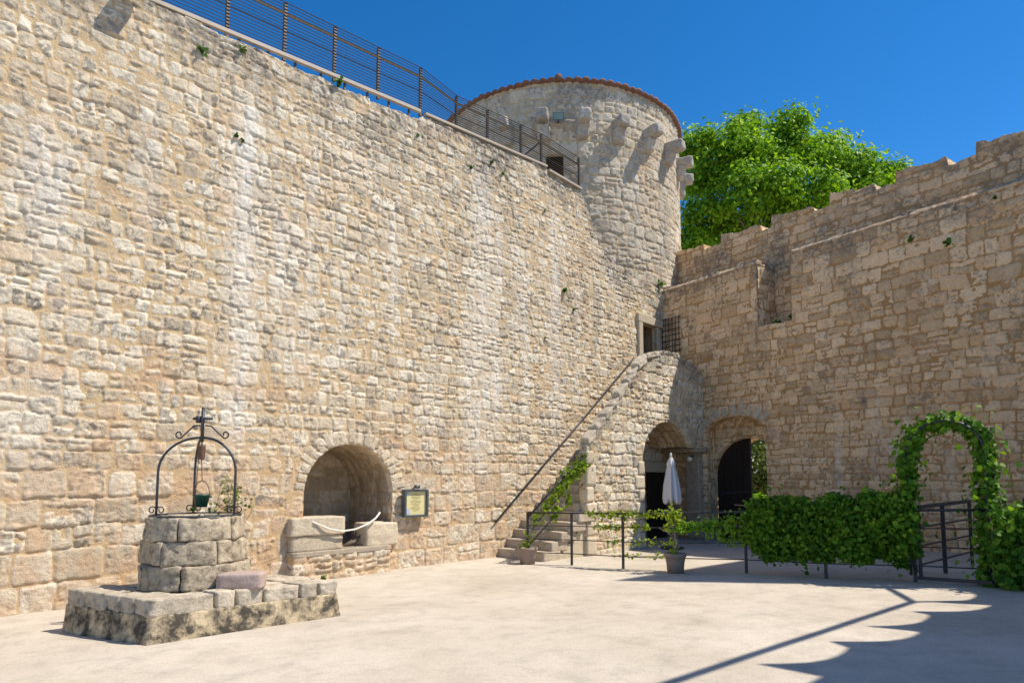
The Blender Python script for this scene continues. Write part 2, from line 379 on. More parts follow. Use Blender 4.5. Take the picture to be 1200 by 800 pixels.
# ------------------------------------------------------------------ masonry height fields
def layout(a, z, seed, hlo, hhi, wr=(.85, 2.0), rough=1.0, gap=.009, mort=.002, prot=(.014, .036), mvar=.009, courses=.05):
    """irregular coursed rubble: returns displacement, stone mask, two per-stone random numbers"""
    sh = a.shape; a = a.ravel(); z = z.ravel(); R = np.random.default_rng(seed)
    aw = a + .035 * fbm(a * 1.7, z * 1.7, seed + 1, 2) + .014 * vn(a * 6, z * 6, seed + 2)
    zw = z + courses * fbm(a * .45, z * .6, seed + 3, 2) + .022 * vn(a * 2.3, z * 1.2, seed + 4) + .010 * vn(a * 7, z * 7, seed + 5)
    z0 = zw.min() - .3; z1 = zw.max() + .3; ed = [z0]
    while ed[-1] < z1:
        zz = ed[-1]; lo = hlo(zz) if callable(hlo) else hlo; hi = hhi(zz) if callable(hhi) else hhi
        ed.append(zz + R.uniform(lo, hi))
    ed = np.array(ed); row = np.clip(np.searchsorted(ed, zw) - 1, 0, len(ed) - 2)
    a0 = aw.min() - .5; a1 = aw.max() + .5
    L = np.zeros_like(a); Rr = np.zeros_like(a); sid = np.zeros(a.shape, np.int64); base = 0
    order = np.argsort(row, kind='stable'); rs = row[order]; st = np.searchsorted(rs, np.arange(len(ed)))
    for k in range(len(ed) - 1):
        h = ed[k + 1] - ed[k]; m = int((a1 - a0) / (h * .7)) + 4
        wd_ = np.clip(h * R.uniform(wr[0], wr[1], m) * np.where(R.random(m) < .16, .6, 1), .09, .75)
        e = a0 - R.uniform(0, .5) + np.concatenate([[0], np.cumsum(wd_)])
        ix = order[st[k]:st[k + 1]]
        if len(ix):
            s = np.clip(np.searchsorted(e, aw[ix]) - 1, 0, len(e) - 2)
            L[ix] = e[s]; Rr[ix] = e[s + 1]; sid[ix] = base + s
        base += m + 2
    nS = base + 5
    lo = ed[row].copy(); hi = ed[row + 1].copy()
    # some places are filled with two thin stones one above the other
    spl = (R.random(nS) < .17)[sid] & (hi - lo > .17); f = R.uniform(.38, .62, nS)[sid]; mid = lo + (hi - lo) * f
    up = spl & (zw > mid); dn = spl & ~up
    lo[up] = mid[up]; hi[dn] = mid[dn]; sid2 = sid + np.where(up, nS, 0); nS2 = nS * 2
    rn = lambda p, q: R.uniform(p, q, nS2)[sid2]
    g1, g2, g3, g4 = rn(.4, 2.2), rn(.4, 2.2), rn(.4, 2.2), rn(.4, 2.2)
    l = L + gap * g1; r = Rr - gap * g2; bt = lo + gap * g3; tp = hi - gap * g4
    cx = (l + r) / 2; cz = (bt + tp) / 2; hx = np.maximum((r - l) / 2, .02); hz = np.maximum((tp - bt) / 2, .02)
    sk = rn(-.14, .14)
    px = aw - cx; pz = zw - cz - sk * px * .5
    rdu = np.minimum(hx, hz) * rn(.12, .55)
    qx = np.abs(px) - (hx - rdu); qz = np.abs(pz) - (hz - rdu)
    d = np.hypot(np.maximum(qx, 0), np.maximum(qz, 0)) + np.minimum(np.maximum(qx, qz), 0) - rdu
    d = d + .013 * fbm(a * 8.5, z * 8.5, seed + 6, 3) + .006 * vn(a * 27, z * 27, seed + 14)
    pr = rn(*prot)
    n_mid = fbm(a * 6.5, z * 6.5, seed + 7, 2); n_f = fbm(a * 15, z * 17, seed + 8, 2)
    rgh = rn(.35, 1.4) * rough
    hs = pr * (1 - np.exp(np.minimum(d, 0) / .009)) + rn(-.012, .012) * px / hx + rn(-.014, .014) * pz / hz \
        + rgh * (.008 * n_mid + .011 * n_f + .005 * vn(a * 38, z * 42, seed + 15)) - np.maximum(d, 0) * 1.2
    # chipped hollows in the roughest faces
    hs = hs - rgh * .020 * sstep(.30, .6, fbm(a * 8.3, z * 10, seed + 9, 2)) * (d < 0)
    hm = mort + mvar * fbm(a * .9, z * .9, seed + 10, 3) + .005 * fbm(a * 12, z * 12, seed + 11, 2) + .003 * vn(a * 33, z * 33, seed + 16)
    # open joints here and there
    hm = hm - .035 * sstep(.45, .62, fbm(a * 3.1, z * 3.9, seed + 12, 2)) * sstep(-.012, .004, d)
    H = np.maximum(hs, hm) + .02 * fbm(a * .35, z * .35, seed + 13, 2)
    mask = np.clip((hs - hm) / .012 + .40, 0, 1)
    return H.reshape(sh), mask.reshape(sh), R.random(nS2)[sid2].reshape(sh), R.random(nS2)[sid2].reshape(sh)

def inpoly(a, z, poly):
    r = np.zeros(a.shape, bool); n = len(poly)
    for i in range(n):
        x1, y1 = poly[i]; x2, y2 = poly[(i + 1) % n]
        if y1 == y2: continue
        c = ((y1 > z) != (y2 > z)) & (a < (x2 - x1) * (z - y1) / (y2 - y1) + x1)
        r ^= c
    return r
def snap(a, z, poly):
    best = np.full(a.shape, 1e9); sa = a.copy(); sz = z.copy(); n = len(poly)
    for i in range(n):
        x1, y1 = poly[i]; x2, y2 = poly[(i + 1) % n]; dx, dy = x2 - x1, y2 - y1; q = dx * dx + dy * dy
        if q < 1e-12: continue
        t = np.clip(((a - x1) * dx + (z - y1) * dy) / q, 0, 1); X = x1 + t * dx; Y = y1 + t * dy; D = (a - X) ** 2 + (z - Y) ** 2
        k = D < best; best[k] = D[k]; sa[k] = X[k]; sz[k] = Y[k]
    return sa, sz

def sheet(name, mat, parent, a0, a1, z0, z1, res, pos, lay, wear=None, prof=None, holes=(), back=0.0, backdir=None, reveal=.14, ends=True, loop=False, dscale=1.0):
    na = max(2, int(round((a1 - a0) / res))); nz = max(2, int(round((z1 - z0) / res)))
    ag, zg = np.meshgrid(np.linspace(a0, a1, na + 1), np.linspace(z0, z1, nz + 1))
    top = prof(ag[0]) if prof is not None else np.full(na + 1, z1 + 1.0)
    zc = np.minimum(zg, top[None, :])
    drop = np.zeros((nz, na), bool)
    if prof is not None:
        over = zg >= top[None, :]
        drop |= over[:-1, :-1] & over[:-1, 1:]
    ac = ag.copy(); snapped = np.zeros(ag.shape, bool)
    for poly in holes:
        ins = inpoly(ag, zc, poly)
        drop |= ins[:-1, :-1] & ins[:-1, 1:] & ins[1:, :-1] & ins[1:, 1:]
        sa, sz = snap(ag[ins], zc[ins], poly); ac[ins] = sa; zc[ins] = sz; snapped |= ins
    H, mk, r1, r2 = layout(ac, zc, **lay)
    V = pos(ac, zc, H * dscale)                                   # (nz+1, na+1, 3)
    idx = np.arange((nz + 1) * (na + 1)).reshape(nz + 1, na + 1)
    q = np.stack([idx[:-1, :-1], idx[:-1, 1:], idx[1:, 1:], idx[1:, :-1]], -1)[~drop]
    v = V.reshape(-1, 3); C1 = np.stack([mk, r1, r2, np.ones_like(mk)], -1).reshape(-1, 4)
    if wear is not None:
        w_ = wear(ac, zc); C2 = np.stack([np.clip(x, 0, 1) for x in w_] + [np.ones_like(mk)], -1).reshape(-1, 4)
    else: C2 = np.zeros((len(v), 4))
    extraV = []; extraQ = []; extraC = []; nv = len(v)
    if holes:
        sf = snapped.ravel()
        e = np.concatenate([q[:, [0, 1]], q[:, [1, 2]], q[:, [2, 3]], q[:, [3, 0]]])
        e = e[sf[e].all(1)]; key = np.sort(e, 1); _, inv, cnt = np.unique(key[:, 0] * (nv + 1) + key[:, 1], return_inverse=True, return_counts=True)
        e = e[cnt[inv] == 1]
        if len(e):
            u_, iv = np.unique(e, return_inverse=True); iv = iv.reshape(e.shape)
            bd = pos(ac.ravel()[u_], zc.ravel()[u_], np.full(len(u_), -reveal))
            extraV.append(bd); extraC.append(u_); extraQ.append(np.stack([e[:, 1], e[:, 0], nv + iv[:, 0], nv + iv[:, 1]], -1)); nv += len(u_)
    if back:
        # top edge, carried back through the wall's thickness, and the far face down to the foot
        if prof is not None:
            js = np.argmax(np.concatenate([zg >= top[None, :], np.ones((1, na + 1), bool)]), 0); js = np.minimum(js, nz)
        else: js = np.full(na + 1, nz)
        ti = idx[js, np.arange(na + 1)]
        steps = max(2, int(back / .08)); prev = ti
        for k in range(1, steps + 1):
            dd = back * k / steps; wob = .025 * vn(ag[0] * 5, np.full(na + 1, dd * 5), 91) * (k < steps)
            p = pos(ag[0], zc[js, np.arange(na + 1)] + wob, np.full(na + 1, -dd)); cur = nv + np.arange(na + 1); nv += na + 1
            extraV.append(p); extraC.append(ti); extraQ.append(np.stack([prev[:-1], prev[1:], cur[1:], cur[:-1]], -1)); prev = cur
        p = pos(ag[0], np.full(na + 1, z0), np.full(na + 1, -back)); cur = nv + np.arange(na + 1); nv += na + 1
        if not holes:
            extraV.append(p); extraC.append(ti); extraQ.append(np.stack([prev[:-1], prev[1:], cur[1:], cur[:-1]], -1))
        else: nv -= na + 1
        if ends and not loop:
            for cidx, flip in ((0, True), (na, False)):
                jt = js[cidx]; li = idx[:jt + 1, cidx]; sub = 6; pv = li
                for k in range(1, sub + 1):
                    dd = back * k / sub; hh = .02 * vn(zc[:jt + 1, cidx] * 6, np.full(jt + 1, dd * 6), 77) * (k < sub)
                    p = pos(ag[:jt + 1, cidx] + hh, zc[:jt + 1, cidx], np.full(jt + 1, -dd)); cu = nv + np.arange(jt + 1); nv += jt + 1
                    qq = np.stack([pv[:-1], pv[1:], cu[1:], cu[:-1]], -1)
                    extraV.append(p); extraC.append(li); extraQ.append(qq if flip else qq[:, ::-1]); pv = cu
    if extraV:
        v = np.concatenate([v] + extraV); ci = np.concatenate(extraC)
        C1 = np.concatenate([C1, C1[ci]]); C2 = np.concatenate([C2, C2[ci]]); q = np.concatenate([q] + extraQ)
    used = np.zeros(len(v), bool); used[q.ravel()] = True; rm = np.cumsum(used) - 1
    me = raw_mesh(name, v[used], rm[q], None, org[parent] if parent is not None else None)
    set_attr(me, 'stone', C1[used]); set_attr(me, 'wear', C2[used])
    return link(name, me, mat, parent, True)

def planepos(O, D, Nn):
    return lambda a, z, h: O + a[..., None] * D + z[..., None] * Z + h[..., None] * Nn
def lining(name, mat, parent, pts, d0, d1, O, D, Nn, lay, res=.025, wear=None, out=.012):
    """masonry lining of an opening: pts is its outline in the wall's own plane, run with the opening on the left-hand side"""
    pts = np.array(pts, float); seg = np.linalg.norm(np.diff(pts, axis=0), axis=1); cum = np.concatenate([[0], np.cumsum(seg)])
    def pos(a, z, h):
        x = np.interp(a, cum, pts[:, 0]); y = np.interp(a, cum, pts[:, 1]); e = .02
        tx = np.interp(a + e, cum, pts[:, 0]) - np.interp(a - e, cum, pts[:, 0]); ty = np.interp(a + e, cum, pts[:, 1]) - np.interp(a - e, cum, pts[:, 1])
        L = np.hypot(tx, ty) + 1e-9; nx, ny = ty / L, -tx / L                # points into the opening
        hh = h * .6 - out - .02
        return O + (x + nx * hh)[..., None] * D + (y + ny * hh)[..., None] * Z - z[..., None] * Nn
    return sheet(name, mat, parent, 0, cum[-1], d0, d1, res, pos, lay, wear)
def arc(c, rx, rz, a0, a1, n=24):
    return [(c[0] + rx * math.cos(rad(a0 + (a1 - a0) * i / n)), c[1] + rz * math.sin(rad(a0 + (a1 - a0) * i / n))) for i in range(n + 1)]

# ------------------------------------------------------------------ ground
def build_ground():
    def axis(lo, hi, f0, f1, st):
        far0 = lo - np.geomspace(3, 400, 14)[::-1]; far1 = hi + np.geomspace(3, 400, 14)
        return np.concatenate([far0, np.arange(lo, hi + 1e-6, st), far1])
    xs = axis(-10, 20, 0, 0, .15); ys = axis(-8, 34, 0, 0, .15)
    X, Y = np.meshgrid(xs, ys); Zg = gz(X, Y) + .006 * fbm(X * .8, Y * .8, 5, 3)
    Zg = np.where((np.abs(X) > 40) | (np.abs(Y) > 60), 0, Zg)
    idx = np.arange(X.size).reshape(X.shape)
    q = np.stack([idx[:-1, :-1], idx[:-1, 1:], idx[1:, 1:], idx[1:, :-1]], -1).reshape(-1, 4)
    o = link('ground', raw_mesh('ground', np.stack([X, Y, Zg], -1).reshape(-1, 3), q), M_ground)
    o['kind'] = 'structure'
build_ground()

# ------------------------------------------------------------------ long wall on the left
prof_pts = np.array([(-4, 8.25), (0, 8.42), (1.4, 8.55), (4.35, 8.66), (6.15, 8.80), (6.25, 8.93), (8.2, 9.05), (10.0, 9.20), (11.35, 9.08), (11.55, 8.95), (11.8, 8.55), (12.15, 7.95), (12.7, 7.62), (13.35, 7.35), (14.2, 7.35), (15.6, 7.5)])
def prof_left(a): return np.interp(a, prof_pts[:, 0], prof_pts[:, 1]) + .035 * fbm(a * 3, a * 0, 31, 3) + .02 * vn(np.floor(a * 4), a * 0, 32)
def wear_left(a, z):
    tp = np.interp(a, prof_pts[:, 0], prof_pts[:, 1])
    streak = 0
    for a0, w_, zt, zb, s in ((7.5, .09, 6, 2.2, .6), (9.3, .12, 7, 2.5, .5), (3.9, .08, 7, 3.4, .5), (2.75, .22, 7.6, 2.2, 1.0), (3.3, .12, 6.5, 4.5, .6), (1.35, .15, 7.0, 5.2, .6), (5.6, .13, 6.6, 4.6, .7), (7.85, .28, 8.2, 1.6, 1.0), (8.35, .12, 7.2, 3.0, .7), (10.35, .22, 8.0, 2.6, .95), (11.2, .14, 6.8, 3.6, .6), (.25, .25, 6.4, 4.9, .6), (4.55, .1, 5.8, 3.6, .4)):
        streak = streak + s * np.exp(-((a - a0 - .10 * fbm(z * .7, a * 0 + a0, 44, 2)) / w_) ** 2) * sstep(zb - .6, zb + .6, z) * (1 - sstep(zt - .5, zt + .7, z))
    white = np.clip(streak, 0, 1) * (.45 + .55 * sstep(-.4, .4, fbm(a * 9, z * .8, 45, 2))) * .85
    white = white + .30 * sstep(.25, .6, fbm(a * 1.1, z * .55, 46, 3)) * (1 - sstep(7.5, 8.5, z))
    grey = .95 * sstep(1.0, .12, (tp - z) + .35 * fbm(a * 1.5, z * 1.5, 47, 3)) * sstep(-.5, .3, fbm(a * 2.2, z * 2.2, 48, 3))
    grey = grey + .45 * sstep(.15, .55, fbm(a * 1.6, z * .9, 49, 3)) * sstep(4.0, 6.5, z)
    grey = grey + .5 * sstep(.1, .6, fbm(a * 2.0, z * .5, 52, 3)) * sstep(9.0, 10.8, a) * sstep(3.5, 5, z)
    orange = .55 * (1 - sstep(1.3, 3.2, z + .8 * fbm(a * .8, z * .8, 50, 2))) + .3 * sstep(.2, .6, fbm(a * .7, z * .9, 51, 3))
    orange = orange + .5 * np.exp(-((z - 3.1 + .02 * a) / .22) ** 2) * (a < 4)
    return white, grey, orange

NICHE = [(3.88, .45)] + [(3.88, 1.45)] + [(x, y) for x, y in arc((4.765, 1.40), .885, .86, 176, 4)] + [(5.65, 1.45), (5.65, .45)]
DOORW = [(14.14, 4.4), (14.14, 6.12), (14.98, 6.12), (14.98, 4.4)]
wl = thing('castle_wall', 'tall sunlit rubble stone wall with an arched niche, on the left of the courtyard', 'wall', P(4, 0))
lay_left = dict(seed=21, hlo=lambda z: float(np.interp(z, [0, 1.2, 1.9, 3, 5, 9], [.31, .27, .18, .155, .15, .16])), hhi=lambda z: float(np.interp(z, [0, 1.2, 1.9, 3, 5, 9], [.46, .40, .28, .25, .255, .27])), wr=(.75, 1.6), rough=1.1, prot=(.012, .028), mort=.0008, mvar=.0095, courses=.04)
sheet('wall_face', M_wall, wl, -4, 15.5, -.15, 9.4, .0158, planepos(A, U, N), lay_left, wear_left, prof_left, [NICHE, DOORW], back=.9, dscale=.82)
b = MB(); b.box(P(5.7, -1.95, 4.0), U, N, Z, 9.7, .1, 4.1); b.build('rear_face', M_dress, wl)
# niche interior
lay_n = dict(seed=33, hlo=.14, hhi=.24, wr=(.9, 1.9), rough=.9)
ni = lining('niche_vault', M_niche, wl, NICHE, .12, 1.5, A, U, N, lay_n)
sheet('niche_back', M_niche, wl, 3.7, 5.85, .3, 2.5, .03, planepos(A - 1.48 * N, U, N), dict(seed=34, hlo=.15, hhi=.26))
b = MB(); b.box(P(4.765, -.82, .40), U, N, Z, .95, .72, .05); b.build('niche_floor', M_niche, wl)
# ring of thin voussoirs set in the face around the niche
for i in range(19):
    an = rad(172 - i * (164 / 18)); er = np.array([math.cos(an), math.sin(an)]); et = np.array([-er[1], er[0]])
    r0, r1 = .895, rng.uniform(1.04, 1.20); hw = .056 + .014 * rng.uniform(-1, 1)
    def vp(rr, tt, nn):
        x = 4.765 + er[0] * rr + et[0] * tt; y = 1.40 + er[1] * rr * .975 + et[1] * tt; return P(x, nn, y)
    d_ = .010 + .016 * rng.random()
    c8 = [vp(r_, t_, n_) for n_ in (-.06, d_) for t_ in (-hw, hw) for r_ in (r0, r1)]
    rough_block('voussoir', c8, M_dress, wl, 60 + i, 6, .5, .010, 9)
# blocks and ledge in front of the niche
def blk(u0, u1, n0, n1, z0, z1, mat, par, name, seed, amp=.016, rnd=.2, n=14):
    c = P((u0 + u1) / 2, (n0 + n1) / 2, (z0 + z1) / 2)
    return rough_block(name, box8(c, U, N, Z, (u1 - u0) / 2, (n1 - n0) / 2, (z1 - z0) / 2), mat, par, seed, n, rnd, amp, 5)
ld = thing('stone_ledge', 'low masonry ledge with pale blocks built out under the wall niche', 'ledge', P(4.6, .2))
sheet('face', M_wall, ld, 3.62, 5.48, -.1, .41, .02, planepos(A + .20 * N, U, N), dict(seed=37, hlo=.2, hhi=.28, wr=(.9, 1.6)), wear_left, None, [], back=.3)
blk(3.60, 5.48, -.2, .235, .40, .47, M_step, ld, 'cover_slab', 110, .008)
blk(3.62, 4.56, -.28, .12, .47, .72, M_dress, ld, 'pale_block', 111)
blk(3.60, 4.58, -.30, .15, .722, 1.02, M_dress, ld, 'pale_block', 112, .02)
blk(5.06, 5.74, -.35, .08, .45, .87, M_dress, ld, 'pale_block', 113, .02)
b = MB(); b.tube([P(3.86, .06, 1.02), P(4.0, .17, .93), P(4.25, .2, .82), P(4.5, .2, .77), P(4.75, .2, .79), P(5.0, .18, .86), P(5.2, .13, .95), P(5.33, .08, 1.05)], .016, 8)
tag(b.build('rope', M_rope, smooth=True), 'white rope hanging in a slack curve across the wall niche', 'rope')
b = MB(); b.tube([P(4.72, -.1, .50), P(4.95, -.12, .55), P(5.1, -.15, .66)], [.02, .035, .015], 7); b.tube([P(4.8, -.2, .5), P(5.0, -.22, .58), P(5.05, -.25, .72)], [.015, .03, .01], 7)
tag(b.build('driftwood', M_bark, smooth=True), 'twisted grey driftwood lying on the floor of the wall niche', 'driftwood')

# upper doorway at the head of the stairs
b = MB()
b.box(P(14.04, .02, 5.27), U, N, Z, .10, .07, .87); b.box(P(15.05, -.02, 5.27), U, N, Z, .07, .07, .87); b.box(P(14.56, .025, 6.24), U, N, Z, .66, .075, .118)
b.build('door_surround', M_dress, wl, bevel=.012)
lining('door_reveal', M_reveal_dark, wl, [(14.14, 4.3), (14.14, 6.12), (14.98, 6.12), (14.98, 4.3)], .06, .42, A, U, N, dict(seed=36, hlo=.2, hhi=.3))
b = MB(); b.add([P(u_, n_, z_) for z_ in (4.3, 6.7) for n_ in (-3.0, -.40) for u_ in (13.6, 17.2)], [(0, 1, 3, 2), (4, 6, 7, 5), (0, 4, 5, 1), (0, 2, 6, 4), (1, 5, 7, 3)]); b.build('passage_wall', M_dark, wl)  # near-black room box, its colour imitating the unlit passage

# ------------------------------------------------------------------ round tower
TC = np.array([1.6345, 21.7386, 0.0]); TR = 4.08
tw = thing('round_tower', 'round pale stone tower with corbels and a terracotta tiled eave, rising behind the long wall', 'tower', TC)
def tpos(a, z, h):
    ph = a / TR; r = TR + h
    return TC + np.stack([r * np.sin(ph), -r * np.cos(ph), z], -1)
def wear_tower(a, z):
    g = .5 * sstep(.0, .5, fbm(a * 1.2, z * .8, 61, 3)) + .4 * sstep(12.0, 13.0, z + .4 * fbm(a, z, 62, 2)) * sstep(-.3, .3, fbm(a * 2, z * 2, 63, 2))
    g = g + .45 * sstep(9.5, 7.6, z) * sstep(-.1, .5, fbm(a * 1.7, z * 1.3, 64, 3))
    w_ = .35 * sstep(.2, .6, fbm(a * 1.5, z * .5, 65, 3))
    o = .25 * sstep(.2, .6, fbm(a * .8, z * .8, 66, 2))
    return w_, g, o
TD2 = [(rad(27) * TR, 3.0), (rad(27) * TR, 6.35), (rad(50) * TR, 6.35), (rad(50) * TR, 3.0)]
TD = [(rad(-9.4) * TR, 9.0), (rad(-9.4) * TR, 10.95), (rad(-2.2) * TR, 10.95), (rad(-2.2) * TR, 9.0)]
sheet('tower_wall', M_tower, tw, -math.pi * TR, math.pi * TR, 4.0, 13.12, .028, tpos, dict(seed=41, hlo=.24, hhi=.40, wr=(.75, 1.6), rough=1.0, prot=(.014, .032), gap=.012, mort=-.002, mvar=.007, courses=.02), wear_tower, None, [TD, TD2])
def radial(ph, r, z): return TC + np.array([r * math.sin(ph), -r * math.cos(ph), z])
# dark plank panel in place of the shade inside the tower doorway
b = MB(); ph = rad(-5.8); er = np.array([math.sin(ph), -math.cos(ph), 0]); et = np.array([math.cos(ph), math.sin(ph), 0])
b.box(TC + er * (TR - .45) + Z * 10, et, er, Z, .5, .03, 1.1); b.build('doorway', M_door, tw)
# tiled roof
nr, nt_ = 9, 106 * 10; vv = []; R0 = TR + .13
thg = np.linspace(0, 2 * math.pi, nt_, endpoint=False)
for j in range(nr):
    r = R0 * (1 - j / (nr - 1)) + .02; zz = 13.12 + (R0 - r) * .30
    rip = .085 * np.abs(np.cos(thg * 53)) ** .7 * min(1, r / R0 + .15) + .022 * vn(np.floor(thg * 53 / math.pi + .5), thg * 0, 5)
    vv.append(np.stack([r * np.sin(thg), -r * np.cos(thg), zz + rip], -1))
under = [np.stack([R0 * np.sin(thg), -R0 * np.cos(thg), np.full(nt_, 13.085) + .06 * np.abs(np.cos(thg * 53)) ** .7], -1), np.stack([(TR - .1) * np.sin(thg), -(TR - .1) * np.cos(thg), np.full(nt_, 13.085)], -1)]
rows = [under[1], under[0]] + vv; V = np.concatenate(rows) + TC; idx = np.arange(len(V)).reshape(len(rows), nt_)
q = np.stack([idx[:-1], np.roll(idx[:-1], -1, 1), np.roll(idx[1:], -1, 1), idx[1:]], -1).reshape(-1, 4)
rf = link('roof', raw_mesh('roof', V, q, None, org[tw]), M_tile, tw)
b = MB(); p0 = radial(rad(-4), R0 - .45, 13.34); p1 = radial(rad(-4), R0 + .01, 13.17); b.tube([p0, p1], [.10, .115], 12); b.build('ridge_tile', M_tile, rf, True)
# corbels
for i, deg in enumerate((-56, -41, -25.2, -10, 5.4, 20.6, 35.8, 51, 66.5, 82, 98)):
    ph = rad(deg); er = np.array([math.sin(ph), -math.cos(ph), 0]); et = np.array([math.cos(ph), math.sin(ph), 0])
    c8 = box8(TC + er * (TR + .06) + Z * 11.55, et, er, Z, .18, .24, .22)
    for k in (0, 1, 2, 3): pass
    c8[2] = c8[2] - er * .12 + Z * .06; c8[3] = c8[3] - er * .12 + Z * .06
    cb = rough_block('corbel', c8, M_corbel, tw, 200 + i, 10, .6, .035, 6)
    if deg != -41: rough_block('upper_stone', box8(TC + er * (TR + .19) + Z * (11.91 + .03 * rng.uniform(-1, 1)), et, er, Z, .165, .36 + .05 * rng.uniform(-1, 1), .165), M_corbel, cb, 230 + i, 10, .7, .035, 6)
# lamp on the tower
ph = rad(-4.2); er = np.array([math.sin(ph), -math.cos(ph), 0]); et = np.array([math.cos(ph), math.sin(ph), 0])
fl = thing('floodlight', 'small floodlight fixed to the round tower between two corbels', 'floodlight', radial(ph, TR, 11.95), 'floodlights on the masonry')
dn = er * .8 - Z * .6; dn /= np.linalg.norm(dn); upv = np.cross(et, dn)
b = MB(); b.box(radial(ph, TR + .26, 11.95), et, dn, upv, .16, .06, .10); b.build('housing', M_flood, fl, bevel=.01)
b = MB(); b.box(radial(ph, TR + .26, 11.95) + dn * .062, et, dn, upv, .14, .006, .085); b.build('lens', M_glass, fl)
b = MB(); b.bar(radial(ph, TR - .02, 11.87), radial(ph, TR + .24, 11.93), .05, .05); b.build('bracket', M_flood, fl)

# ------------------------------------------------------------------ gate wall on the right
wr_ = thing('gate_wall', 'shaded stone wall with a stepped parapet and an arched gateway, on the right of the courtyard', 'wall', K + 4 * W)
def prof_right(a):
    p = 7.40 + .03 * fbm(a * 2.5, a * 0, 71, 3) + .02 * vn(np.floor(a * 3.3), a * 0, 72)
    return np.where((a > 3.2) & (a < 4.14), 5.57 + .03 * vn(a * 6, a * 0, 73), p)
merl = [(-.6, .72), (1.37, 2.66), (2.99, 4.2), (4.62, 5.72), (6.2, 7.26), (7.79, 8.9), (9.4, 10.4), (10.9, 12.0)]
def prof_par(a):
    p = 8.58 + .06 * fbm(a * 3.5, a * 0, 74, 3)
    for m0, m1 in merl:
        p = np.where((a > m0) & (a < m1), 8.84 - .10 * ((a - m0) / (m1 - m0)) + .03 * vn(np.floor(a * 4), a * 0, 92) + .07 * fbm(a * 4 + m0, a * 0, 75, 3), p)
    return p
def wear_right(a, z):
    w_ = 0
    for a0, ww, zt, zb, s in ((5.15, .07, 2.6, .5, 1.0), (6.62, .09, 2.9, .6, .9), (6.35, .14, 2.7, 1.9, .7), (5.9, .07, 3.2, 1.6, .4), (7.4, .12, 2.2, .8, .3), (6.05, .05, 3.4, 2.3, .7)):
        w_ = w_ + s * np.exp(-((a - a0 - .03 * vn(z * 2, a * 0 + a0, 76)) / ww) ** 2) * sstep(zb - .2, zb + .3, z) * (1 - sstep(zt - .2, zt + .3, z))
    w_ = w_ * (.5 + .5 * sstep(-.3, .3, fbm(a * 8, z * 2, 77, 2))) + .16 * sstep(.3, .6, fbm(a * 1.8, z * 1.4, 78, 3))
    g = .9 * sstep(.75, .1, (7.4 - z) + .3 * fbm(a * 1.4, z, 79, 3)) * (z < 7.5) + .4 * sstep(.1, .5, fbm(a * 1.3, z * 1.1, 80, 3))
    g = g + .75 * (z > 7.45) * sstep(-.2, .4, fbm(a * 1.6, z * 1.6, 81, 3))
    for a0, z0, ra, rz in ((5.74, 3.42, .08, .25), (5.1, 1.75, .12, .1), (6.75, 3.2, .09, .15), (6.55, 2.3, .1, .2)):
        g = g + np.exp(-((a - a0) / ra) ** 2 - ((z - z0) / rz) ** 2)
    o = .35 * sstep(.1, .6, fbm(a * .9, z * .9, 82, 3))
    return w_, g, o
GATE = [(1.4, -.4), (1.4, 2.86)] + arc((2.35, 2.86), .95, .48, 180, 25, 20) + [(3.3, 3.02), (3.3, -.4)]
def ledgepos(a, z, h):
    ch = (.05 + .09 * sstep(-.25, .35, fbm(a * 1.3, a * 0, 93, 3))) * np.clip((z - 7.28) / .11, 0, 1) - .03 * np.exp(-((z - 7.25) / .06) ** 2)
    return K + a[..., None] * W + z[..., None] * Z + (h - ch)[..., None] * M
lay_r = dict(seed=51, hlo=lambda z: float(np.interp(z, [0, 1.5, 3, 4.5, 8], [.15, .13, .14, .20, .22])), hhi=lambda z: float(np.interp(z, [0, 1.5, 3, 4.5, 8], [.24, .22, .26, .36, .40])), wr=(.8, 1.9), rough=1.3, mort=.000, prot=(.014, .036), mvar=.011, courses=.035)
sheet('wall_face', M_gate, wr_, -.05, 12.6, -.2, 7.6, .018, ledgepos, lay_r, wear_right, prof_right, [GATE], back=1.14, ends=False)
sheet('notch_back', M_gate, wr_, 2.6, 4.6, 5.3, 7.37, .025, planepos(K - .80 * M, W, M), dict(seed=59, hlo=.2, hhi=.34), wear_right)
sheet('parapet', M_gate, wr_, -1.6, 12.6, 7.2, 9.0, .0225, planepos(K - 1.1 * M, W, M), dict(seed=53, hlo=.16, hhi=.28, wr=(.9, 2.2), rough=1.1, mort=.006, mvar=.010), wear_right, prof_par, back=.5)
b = MB(); b.box(K + 7.9 * W - 1.75 * M + 3.6 * Z, W, M, Z, 4.5, .1, 3.7); b.build('rear_face', M_dress, wr_)
sheet('notch_jamb', M_gate, wr_, -.02, .80, 5.5, 7.36, .02, (lambda a, z, h: K + W * 3.205 - M * a[..., None] + Z * z[..., None] + W * h[..., None]), dict(seed=60, hlo=.18, hhi=.3, wr=(.8, 1.5)), wear_right)
# gateway: outer porch, inner round arch
lining('porch_lining', M_gate, wr_, GATE, .12, .47, K, W, M, dict(seed=54, hlo=.2, hhi=.32))
INN = [(1.36, -.4), (1.36, 1.76)] + arc((2.44, 1.76), 1.08, 1.02, 180, 0, 24) + [(3.52, -.4)]
sheet('inner_wall', M_gate, wr_, .7, 4.3, -.3, 3.7, .03, planepos(K - .45 * M, W, M), dict(seed=55, hlo=.2, hhi=.34, wr=(.9, 1.8)), None, None, [INN])
lining('arch_lining', M_gate, wr_, INN, .10, .95, K - .45 * M, W, M, dict(seed=56, hlo=.2, hhi=.34))
